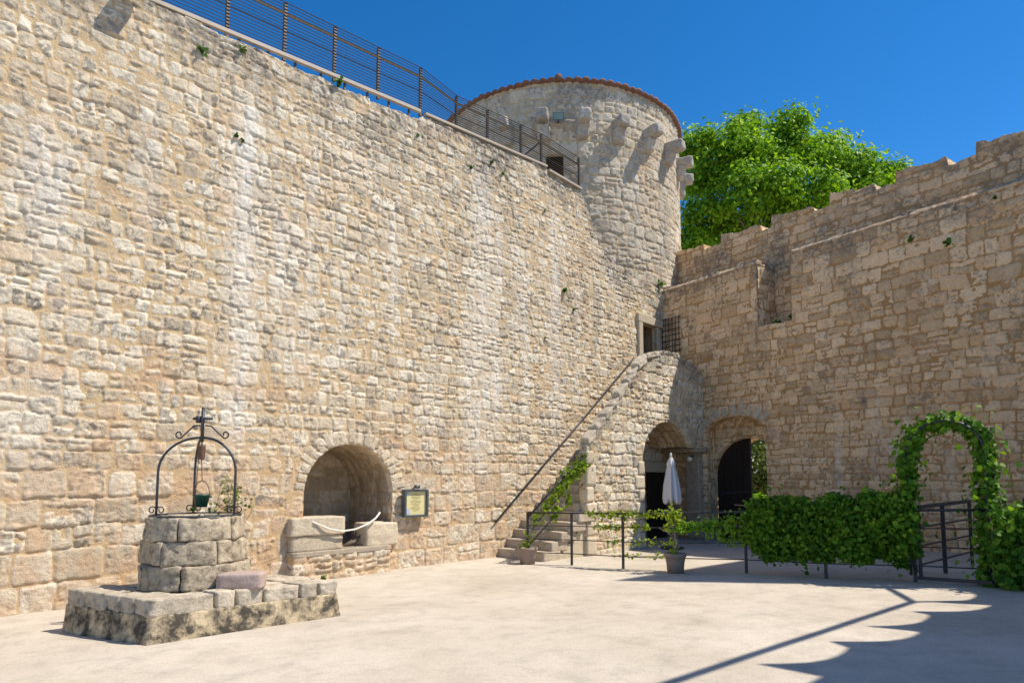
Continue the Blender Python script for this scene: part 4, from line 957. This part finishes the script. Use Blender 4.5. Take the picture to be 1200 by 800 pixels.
# shrub growing at the back of the well
sh = thing('well_plant', 'thin straggly plant with small leaves growing out of the well mouth', 'plant', wc + np.array([.3, .2, 1.15]))
b = MB(); C_ = []
for k in range(16):
    s0 = wc + np.array([.16 + .24 * rng.random(), .1 + .2 * rng.random(), 1.0]); e = s0 + np.array([rng.uniform(-.14, .16), rng.uniform(-.1, .1), rng.uniform(.35, .68)]); m1 = (s0 + e) / 2 + rng.normal(size=3) * .04
    b.tube([s0, m1, e], [.005, .0035, .0015], 4)
    for q in range(16): t = rng.random() ** .6; C_.append(s0 * (1 - t) ** 2 + 2 * m1 * t * (1 - t) + e * t * t + rng.normal(size=3) * .03)
b.build('stems', M_stem, sh); C_ = np.array(C_); C_ = C_[C_[:, 2] > 1.24]
leaves('foliage', M_olive, sh, C_, rng.normal(size=C_.shape) + Z * .5, rng.uniform(.02, .045, len(C_)), rng.random(len(C_)))
for px_, nm in ((.0, 'a'), (.22, 'b')):
    pass
ls = rough_block('loose_stone', box8(np.array([-2.96, 7.12, .535]), np.array([.985, .17, 0]), np.array([-.17, .985, 0]), Z, .235, .13, .085), M_pink, None, 700, 9, .5, .014, 6)
tag(ls, 'loose pinkish stone block lying on the well platform', 'stone block')

# ------------------------------------------------------------------ iron fence across the yard
fe = thing('iron_fence', 'dark iron fence with four thin rails from the stair foot to the vine arch', 'fence', PG(8.4, 3))
fp = [(8.02, 1.22), (8.34, 2.07), (8.40, 3.20), (8.62, 4.25), (8.86, 5.27), (8.84, 6.50), (9.09, 7.60)]
for i, (a_, b_) in enumerate(fp):
    if i == 3: continue
    b = MB(); h_ = 1.0 if i < 6 else 1.06; b.bar(PG(a_, b_, -.05), PG(a_, b_, h_), .036, .036, U); b.build('post', M_iron, fe)
fr = fp + [(9.10, 8.45)]
for k, h_ in enumerate((1.0, .75, .49, .23)):
    b = MB(); b.tube([PG(a_, b_, h_ - .012) for a_, b_ in fr], .019 if k == 0 else .009, 7); b.build('rail', M_iron, fe, True)
for k, (a_, b_) in enumerate(fp):
    pass
# railing up the first steps
sr = thing('stair_railing', 'dark iron railing slanting up beside the lower steps', 'railing', PG(8.4, 1.25))
pa, pb = np.array(P(8.05, 1.24, 0)), np.array(P(9.84, 1.27, 0))
b = MB(); b.bar(pb + Z * 1.2, pb + Z * 2.24, .03, .03, U); b.build('post', M_iron, sr)
for k, (h0, h1, r_) in enumerate(((.93, 2.24, .022), (.62, 1.93, .012), (.36, 1.62, .012))):
    b = MB(); b.tube([pa + Z * h0, pb + Z * h1], r_, 7); b.build('rail', M_iron, sr, True)
# gate leaf standing open behind the arch
gg = thing('garden_gate', 'dark iron gate of square bars standing open behind the vine arch', 'gate', PG(9.1, 7.72))
h0 = PG(9.14, 7.66); h1 = PG(11.35, 7.93)
b = MB()
b.bar(h0 + Z * .05, h0 + Z * 1.05, .04, .04, U); b.bar(h1 + Z * .03, h1 + Z * 1.08, .045, .045, U)
b.bar(h0 + Z * 1.03, h1 + Z * 1.06, .04, .05)
b.build('frame', M_iron, gg)
hm_ = h0 * .56 + h1 * .44; b = MB(); b.bar(hm_ + Z * .02, hm_ + Z * 1.05, .05, .05, U); b.build('upright', M_iron, gg)
for k, f_ in enumerate((.75, .49, .23)): b = MB(); b.bar(h0 + Z * f_, h1 + Z * (f_ + .02), .022, .022); b.build('cross_bar', M_iron, gg)
b = MB(); b.bar(PG(9.04, 7.62, .06), PG(8.95, 8.5, .06), .05, .045); b.build('threshold_bar', M_iron, gg)

# ------------------------------------------------------------------ vines
def along(pts, n, R):
    pts = np.array(pts); seg = np.linalg.norm(np.diff(pts, axis=0), axis=1); cum = np.concatenate([[0], np.cumsum(seg)]); t = R.random(n) * cum[-1]
    return np.stack([np.interp(t, cum, pts[:, i]) for i in range(3)], -1), t / cum[-1]
Rv = np.random.default_rng(77)
hv = thing('vine_hedge', 'dense curtain of green vine leaves hanging over the iron fence', 'vine', PG(8.9, 6), 'vines covering the fence')
run = [PG(8.86, 5.32), PG(8.86, 5.7), PG(8.84, 6.5), PG(9.06, 7.62)]
c, t = along(run, 15000, Rv)
dens = sstep(.0, .10, t); hz = Rv.random(len(c)); topz = 1.08 + .14 * fbm(t * 9, t * 0, 3, 2) + .08 * dens; botz = .34 + .16 * fbm(t * 14, t * 0, 4, 2) - .05 * dens + .25 * (1 - dens)
z_ = botz + (topz - botz) * hz; keep = Rv.random(len(c)) < .35 + .65 * dens
thick = .125 * np.sqrt(np.clip(1 - (2 * hz - 1) ** 2 * .75, .1, 1)); off = Rv.normal(size=len(c)) * thick
c = c + Z * z_[:, None] + (-U) * off[:, None] + N * (Rv.normal(size=len(c)) * .04)[:, None]
nr_ = -U * np.where(Rv.random(len(c)) < .75, 1, -1)[:, None] * .8 + Z * .55 + Rv.normal(size=c.shape) * .75
stray = Rv.random(len(c)) < .05; c[stray] += Z * (Rv.normal(size=stray.sum()) * .12)[:, None]
leaves('foliage', M_vine, hv, c[keep], nr_[keep], Rv.uniform(.03, .06, keep.sum()) * Rv.uniform(1.0, 1.6, keep.sum()), np.clip(.42 + .22 * Rv.normal(size=keep.sum()) + .3 * fbm(t[keep] * 16, hz[keep] * 4, 12, 2), 0, 1), True, Rv, .8)
b = MB()
for k in range(7):
    zb = .35 + .11 * k; b.tube([PG(8.86, 5.1, zb + .1), PG(8.87, 5.8, zb + .05 * rng.normal()), PG(8.85, 6.5, zb), PG(9.06, 7.6, zb + .06 * rng.normal())], .008, 5)
b.build('stems', M_stem, hv, True)

va = thing('vine_arch', 'leafy vine arch over the garden gate, trained on a round iron hoop', 'vine arch', PG(9.1, 8.1))
hoop = []
q0, q1 = PG(8.98, 7.58), PG(9.06, 8.47)
ctr_ = (q0 + q1) / 2; hd = (q1 - q0) / 2
hoop = [q0 + Z * .1, q0 + Z * .6, q0 + Z * 1.2, q0 + Z * 1.7] + [ctr_ - hd * math.cos(rad(k)) + Z * (1.75 + .46 * math.sin(rad(k))) for k in range(10, 180, 10)] + [q1 + Z * 1.7, q1 + Z * 1.2, q1 + Z * .6, q1]
b = MB(); b.tube(hoop, .016, 7); b.tube([p + U * .3 for p in hoop], .016, 7); b.build('hoop', M_iron, va, True)
def foli(path, n, sg, size, tone, R, name, mat, par, up=.3, droop=.5):
    c, t = along(path, n, R); s_ = sg(t) if callable(sg) else sg
    d = R.normal(size=c.shape); c = c + d * (np.asarray(s_).reshape(-1, 1) if np.ndim(s_) else s_)
    return leaves(name, mat, par, c, d * .9 + Z * up + R.normal(size=c.shape) * .4, R.uniform(*size, n), np.clip(tone + .24 * R.normal(size=n), 0, 1), True, R, droop)
left_leg = hoop[3:10]; top_ = [p + U * .1 for p in hoop[3:21]]
C1, t1 = along([p + U * .12 for p in hoop[2:21]], 1900, Rv); s1 = .045 + .018 * np.sin(t1 * 3.14)
C2, t2 = along([p + U * .1 for p in hoop[17:25]], 1900, Rv); s2 = .05 + .06 * t2
C3, t3 = along([PG(9.0, 7.6, .5), PG(8.98, 7.58, 1.3), PG(8.98, 7.58, 1.8)], 520, Rv); s3 = .055 + 0 * t3
CC = np.concatenate([C1, C2, C3]); ss = np.concatenate([s1, s2, s3]); ss = ss * np.where(Rv.random(len(ss)) < .12, 2.1, .9); d = Rv.normal(size=CC.shape)
fr_ = -U * .5 + Z * .35
leaves('foliage', M_vine, va, CC + d * ss[:, None], d * .7 + fr_ + Rv.normal(size=CC.shape) * .4, Rv.uniform(.035, .10, len(CC)), np.clip(.42 + .25 * Rv.normal(size=len(CC)), 0, 1), True, Rv, .6)
b = MB()
for k in range(4): b.tube([p + U * .1 + rng.normal(size=3) * .035 for p in hoop[0:]], .007, 5)
b.build('stems', M_stem, va, True)
h2 = thing('vine_hedge', 'thick clump of vine leaves right of the vine arch, reaching down to the ground', 'vine', PG(9.0, 8.8), 'vines covering the fence')
n_ = 5200; tt = Rv.random(n_); hz = Rv.random(n_); base_ = np.stack([PG(9.02 - .1 * x, 8.56 + 1.7 * x) for x in tt]); topz = 1.04 + .25 * np.minimum(tt * 3, 1) * .4 + .14 * fbm(tt * 7, tt * 0, 8, 2)
c = base_ + Z * (.02 + (topz - .02) * hz)[:, None] - U * (Rv.normal(size=n_) * .15)[:, None] + N * (Rv.normal(size=n_) * .04)[:, None]
leaves('foliage', M_vine, h2, c, -U * .8 + Z * .5 + Rv.normal(size=c.shape) * .45, Rv.uniform(.04, .11, n_), np.clip(.36 + .25 * Rv.normal(size=n_), 0, 1), True, Rv, .7)
b = MB()
for k in range(6): b.tube([PG(9.0, 8.5 + .25 * k, -.03), PG(9.0, 8.52 + .25 * k, .5), PG(9.0, 8.5 + .27 * k, 1.0)], [.018, .014, .008], 6)
b.build('stems', M_stem, h2, True)

# potted vine trained along the fence
def pot(root, c, r, h):
    b = MB(); b.lathe([(r * .72, 0), (r * .80, h * .5), (r * .92, h * .82), (r * 1.0, h * .84), (r * 1.02, h), (r * .90, h), (r * .86, h * .86)], c, 28); p = b.build('pot', M_pot, root, True)
    b = MB(); b.lathe([(.001, h * .84), (r * .87, h * .84), (r * .87, h * .86), (.001, h * .87)], c, 20); b.build('soil', M_soil, p)
pc = PG(8.34, 4.28)
pv = thing('potted_vine', 'young vine in a brown pot, its pale green shoots trained along the fence rails', 'potted plant', pc, 'vines growing in pots along the fence')
pot(pv, pc, .185, .33)
b = MB(); b.tube([pc + Z * .28, pc + Z * .5 + N * .02, pc + Z * .75 - N * .02, pc + Z * .98], [.022, .018, .016, .010], 8)
b.tube([pc + Z * .55, pc + Z * .66 - N * .12, pc + Z * .73 - N * .3], [.010, .008, .005], 6)
arms = []
def fpt(bn, h):                                      # a point on the fence line
    aa = np.interp(bn, [q[1] for q in fr], [q[0] for q in fr]); return PG(aa, bn, h)
for h_, e0 in ((.97, 2.45), (.74, 2.50), (.48, 2.85), (.24, 2.95)):
    arm = [pc + Z * (h_ - .04)] + [fpt(x, h_) for x in np.linspace(4.1, e0, 5)]; arms.append(arm); b.tube(arm, [.008, .007, .006, .005, .004, .003], 5)
arm = [pc + Z * .72] + [fpt(x, .76) for x in np.linspace(4.4, 5.3, 5)]; arms.append(arm); b.tube(arm, .006, 5)
b.build('stem', M_stem, pv, True)
CL, TN = [], []
for arm, n_, sg in ((arms[0], 420, .034), (arms[1], 340, .03), (arms[2], 110, .035), (arms[3], 70, .03)):
    c, t = along(arm, n_, Rv); gaps = fbm(t * 7 + n_, t * 0, n_, 2) > -.25; c = c[gaps]; CL.append(c + Rv.normal(size=c.shape) * sg); TN.append(np.full(len(c), .6))
CL.append(pc + Z * .93 + Rv.normal(size=(120, 3)) * np.array([.06, .06, .07])); TN.append(np.full(120, .6))
CL.append(pc + Z * .36 + Rv.normal(size=(20, 3)) * np.array([.06, .06, .03])); TN.append(np.full(20, .5))
CL = np.concatenate(CL); TN = np.concatenate(TN)
leaves('foliage', M_young, pv, CL, Rv.normal(size=CL.shape) * .6 + Z * .5 - U * .4, Rv.uniform(.035, .07, len(CL)), np.clip(TN + .2 * Rv.normal(size=len(CL)), 0, 1), True, Rv, .4)
c, t = along(arms[4] + [fpt(5.6, .78)], 700, Rv); z_ = np.concatenate([Rv.normal(size=len(c)) * (.05 + .11 * 1)])
c = c + Rv.normal(size=c.shape) * np.array([.045, .045, .0]) + Z * (z_ * (.15 + .75 * t))[:, None]
c2, t2 = along([fpt(4.9, .52), fpt(5.5, .50)], 90, Rv); c = np.concatenate([c, c2 + Rv.normal(size=c2.shape) * .05])
leaves('trailing_foliage', M_vine, pv, c, Rv.normal(size=c.shape) * .6 + Z * .5 - U * .5, Rv.uniform(.04, .08, len(c)), np.clip(.75 + .2 * Rv.normal(size=len(c)), 0, 1), True, Rv, .6)

p2 = PG(7.95, 1.28)
pv2 = thing('potted_vine', 'small pot at the stair foot with a green vine climbing the stair railing', 'potted plant', p2, 'vines growing in pots along the fence')
pot(pv2, p2, .20, .32)
b = MB(); vin = [p2 + Z * .25, p2 + Z * .6 + U * .05, pa + Z * .80 + U * .15, pa * .75 + pb * .25 + Z * 1.06, pa * .5 + pb * .5 + Z * 1.42, pa * .2 + pb * .8 + Z * 1.88, pb + Z * 2.08]
b.tube(vin, .008, 5); vin2 = [p2 + Z * .3, pa + Z * .5 + U * .1, pa * .6 + pb * .4 + Z * .92, pa * .3 + pb * .7 + Z * 1.28]; b.tube(vin2, .006, 5); b.build('stem', M_stem, pv2, True)
c, t = along(vin[2:], 640, Rv); k_ = Rv.random(len(c)) < .25 + .75 * sstep(.1, .45, t); c = c[k_]; s_ = .045 + .05 * t[k_]
C2, t2 = along(vin2[1:], 190, Rv); C2 = C2[(fbm(t2 * 6, t2 * 0, 9, 2) > -.1)]
C3 = p2 + Z * .45 + Rv.normal(size=(30, 3)) * np.array([.06, .06, .12])
c = np.concatenate([c + Rv.normal(size=c.shape) * s_[:, None], C2 + Rv.normal(size=C2.shape) * .045, C3])
leaves('foliage', M_young, pv2, c, Rv.normal(size=c.shape) * .6 + Z * .4 - U * .5, Rv.uniform(.05, .10, len(c)), np.clip(.3 + .25 * Rv.normal(size=len(c)), 0, 1), True, Rv, .6)

# closed parasol in front of the arch
pp = PG(12.3, 1.95)
pr_ = thing('parasol', 'closed pale grey parasol standing in front of the stair arch', 'parasol', pp)
b = MB(); b.tube([pp + Z * .02, pp + Z * 2.2], .022, 10); b.build('pole', M_handrail, pr_, True)
b = MB(); b.lathe([(.26, 0), (.26, .05), (.05, .07), (.04, .2), (.03, .22)], pp, 20); b.build('base', M_iron, pr_, True)
prof_c = [(.03, 2.17), (.06, 2.11), (.085, 2.04), (.09, 1.99), (.072, 1.95), (.095, 1.84), (.12, 1.68), (.15, 1.5), (.175, 1.30), (.165, 1.20), (.13, 1.17), (.04, 1.22)]
nn_ = 64; vv = []; tilt = np.array([.06, 0, 0])
for j, (r_, z0) in enumerate(prof_c):
    for k in range(nn_):
        an = 2 * math.pi * k / nn_; fold = 1 + (.24 * math.cos(7 * an + .3 + .06 * j) + .12 * math.cos(11 * an + 1.1) + .05 * math.cos(23 * an)) * min(1, j / 4)
        zz = z0 - (.13 * (.5 + .5 * math.cos(7 * an + .7)) if j in (8, 9, 10) else 0)
        vv.append(pp + np.array([r_ * fold * math.cos(an), r_ * fold * math.sin(an), zz]))
idx = np.arange(len(vv)).reshape(len(prof_c), nn_); q = np.stack([idx[:-1], np.roll(idx[:-1], -1, 1), np.roll(idx[1:], -1, 1), idx[1:]], -1).reshape(-1, 4)
cn = link('canopy', raw_mesh('canopy', np.array(vv), q[:, ::-1], None, org[pr_]), M_cloth, pr_)
b = MB(); b.lathe([(.001, 2.28), (.025, 2.26), (.03, 2.20), (.02, 2.16), (.001, 2.16)], pp, 12); b.build('finial', M_cloth, pr_, True)
b = MB(); ring = [pp + np.array([.085 * math.cos(k * .314), .085 * math.sin(k * .314), 1.945]) for k in range(20)]; b.tube(ring, .012, 5, True); b.build('tie', M_rope, pr_, True)

# ------------------------------------------------------------------ weeds in the walls
for a_, z_, s_, lb in ((2.0, 8.15, .15, 'larger green weed tuft high on the long wall, nearest the floodlight'), (2.6, 8.46, .13, 'green weed tuft on the long wall just under the railing, second from the floodlight'),
    (4.32, 8.72, .2, 'green weed tuft on the very top edge of the long wall, under the railing'), (2.56, 7.02, .10, 'tiny weed on the upper long wall beneath the pair of tufts'), (2.66, 6.98, .09, 'tiny weed right beside another tiny one on the upper long wall'),
    (6.1, 8.45, .09, 'tiny weed on the long wall below the tall end post of the railing'), (8.16, 8.66, .11, 'small weed on the long wall under the lower railing section'), (7.55, 8.32, .10, 'small weed lower left of another one under the lower railing section'), (8.5, 8.52, .10, 'small weed right of two others under the lower railing section'),
    (10.67, 6.32, .17, 'green weed tuft on the long wall below the round tower'), (9.94, 8.1, .08, 'tiny weed on the long wall near the end of the railing'), (11.05, 5.9, .10, 'tiny weed beneath a larger tuft below the round tower'), (9.95, 5.0, .07, 'tiny weed in the middle of the long wall')):
    tuft('weed', lb, P(a_, .02, z_), N, s_)
for a_, z_, s_, lb in ((4.06, 5.72, .32, 'dark weed growing in the bottom of the wall notch'), (3.62, 5.62, .2, 'smaller dark weed in the corner of the wall notch'), (7.58, 6.45, .2, 'round dark weed tuft on the gate wall below the ledge'), (6.89, 6.74, .15, 'small dark weed on the gate wall left of the round tuft'), (8.4, 7.1, .1, 'tiny dark weed on the gate wall just under the ledge')):
    tuft('weed', lb, K + W * a_ + M * (-.25 if z_ < 5.8 else .02) + Z * z_, M, s_, 44)
tuft('weed', 'bright green weed where the tower meets the top of the gate wall', K + W * .05 + M * .12 + Z * 7.48, M, .28, 50)
tuft('weed', 'little green weed on the ground beside the stone ledge', PG(4.1, .32, .03), Z, .12, 26)
tuft('weed', 'green weed at the base of the iron arch leg on the well rim', ends_[1] + Z * .03, Z, .10, 24)

# ------------------------------------------------------------------ outside the picture: the keep and the sailcloth that shade the yard
tip = np.array([6.95, 3.93]); Hh = 13.0
cxy = tip + np.array([.42, .50]) * Hh
e1 = np.array([4.2, .44]); e1 /= np.linalg.norm(e1); e2 = np.array([.41, .93])
kp = thing('square_keep', 'tall plain stone keep standing at the far right of the gate wall', 'tower', P(cxy[0], cxy[1]))
cs = [cxy, cxy + e1 * 7, cxy + e1 * 7 + e2 * 7, cxy + e2 * 7]
b = MB(); vb = [P(c_[0], c_[1], -.3) for c_ in cs] + [P(c_[0], c_[1], Hh) for c_ in cs]
b.add(vb, [(0, 1, 2, 3)[::-1], (4, 5, 6, 7), (0, 1, 5, 4), (1, 2, 6, 5), (2, 3, 7, 6), (3, 0, 4, 7)]); b.build('keep_wall', M_dress, kp)
cp = sum(P(c_[0], c_[1], 0) for c_ in cs) / 4
b = MB(); vb = [P(c_[0], c_[1], Hh) for c_ in cs] + [cp + Z * (Hh + 1.6)]
b.add(vb, [(0, 1, 4), (1, 2, 4), (2, 3, 4), (3, 0, 4), (3, 2, 1, 0)]); b.build('roof', M_tile, kp)
Hc = 5.6; sh_ = np.array([.42, .50]) * (Hc - .2)
cv = thing('shade_canopy', 'cloth shade canopy with a scalloped edge on slim posts', 'canopy', P(8, 11))
def cpn(a_, b_, z_=Hc): return P(a_ + sh_[0], b_ + sh_[1], z_)
b = MB(); b.tube([cpn(1.6, 7.30), cpn(2.84, 7.44), cpn(7.25, 7.94)], .05, 8); b.build('front_beam', M_iron, cv, True)
b = MB(); b.tube([cpn(7.25, 7.94), cpn(8.25, 7.45), cpn(9.4, 6.9)], .045, 8); b.build('side_beam', M_iron, cv, True)
edge = []
tips = [(9.2, 8.0), (8.18, 8.41), (7.32, 7.99), (7.48, 8.65), (6.59, 8.05), (6.46, 8.26), (5.49, 7.90), (5.53, 8.37), (4.65, 7.86), (4.48, 8.07), (3.54, 7.67), (3.65, 8.17), (2.7, 7.73), (2.3, 8.2), (1.2, 7.8)]
tp_ = np.array(tips); vv = []; ff = []
fine = np.linspace(0, len(tips) - 1, 90); ea = np.interp(fine, np.arange(len(tips)), tp_[:, 0]); eb = np.interp(fine, np.arange(len(tips)), tp_[:, 1])
eb = eb + .16 * np.sin(np.pi * (fine % 1.0)) * ((np.floor(fine) % 2) == 1); ea = ea - .10 * np.sin(np.pi * (fine % 1.0)) * ((np.floor(fine) % 2) == 1)
ra = np.linspace(9.6, .6, 90); rb = np.full(90, 12.2)
for k in range(90): vv.append(cpn(ea[k], eb[k], Hc + .02))
for k in range(90): vv.append(cpn(ra[k], rb[k], Hc + .3))
for k in range(89): ff.append((k, k + 1, 90 + k + 1, 90 + k))
b = MB(); b.add(vv, ff); cl_ = b.build('cloth', M_awn, cv); sm = cl_.modifiers.new('thick', 'SOLIDIFY'); sm.thickness = .01
for a_, b_ in ((1.6, 7.3), (7.25, 7.94), (9.4, 6.9), (9.5, 12.0), (.8, 12.0)):
    p_ = cpn(a_, b_); b = MB(); b.tube([np.array([p_[0], p_[1], 0]), p_], .045, 8); b.build('post', M_iron, cv, True)
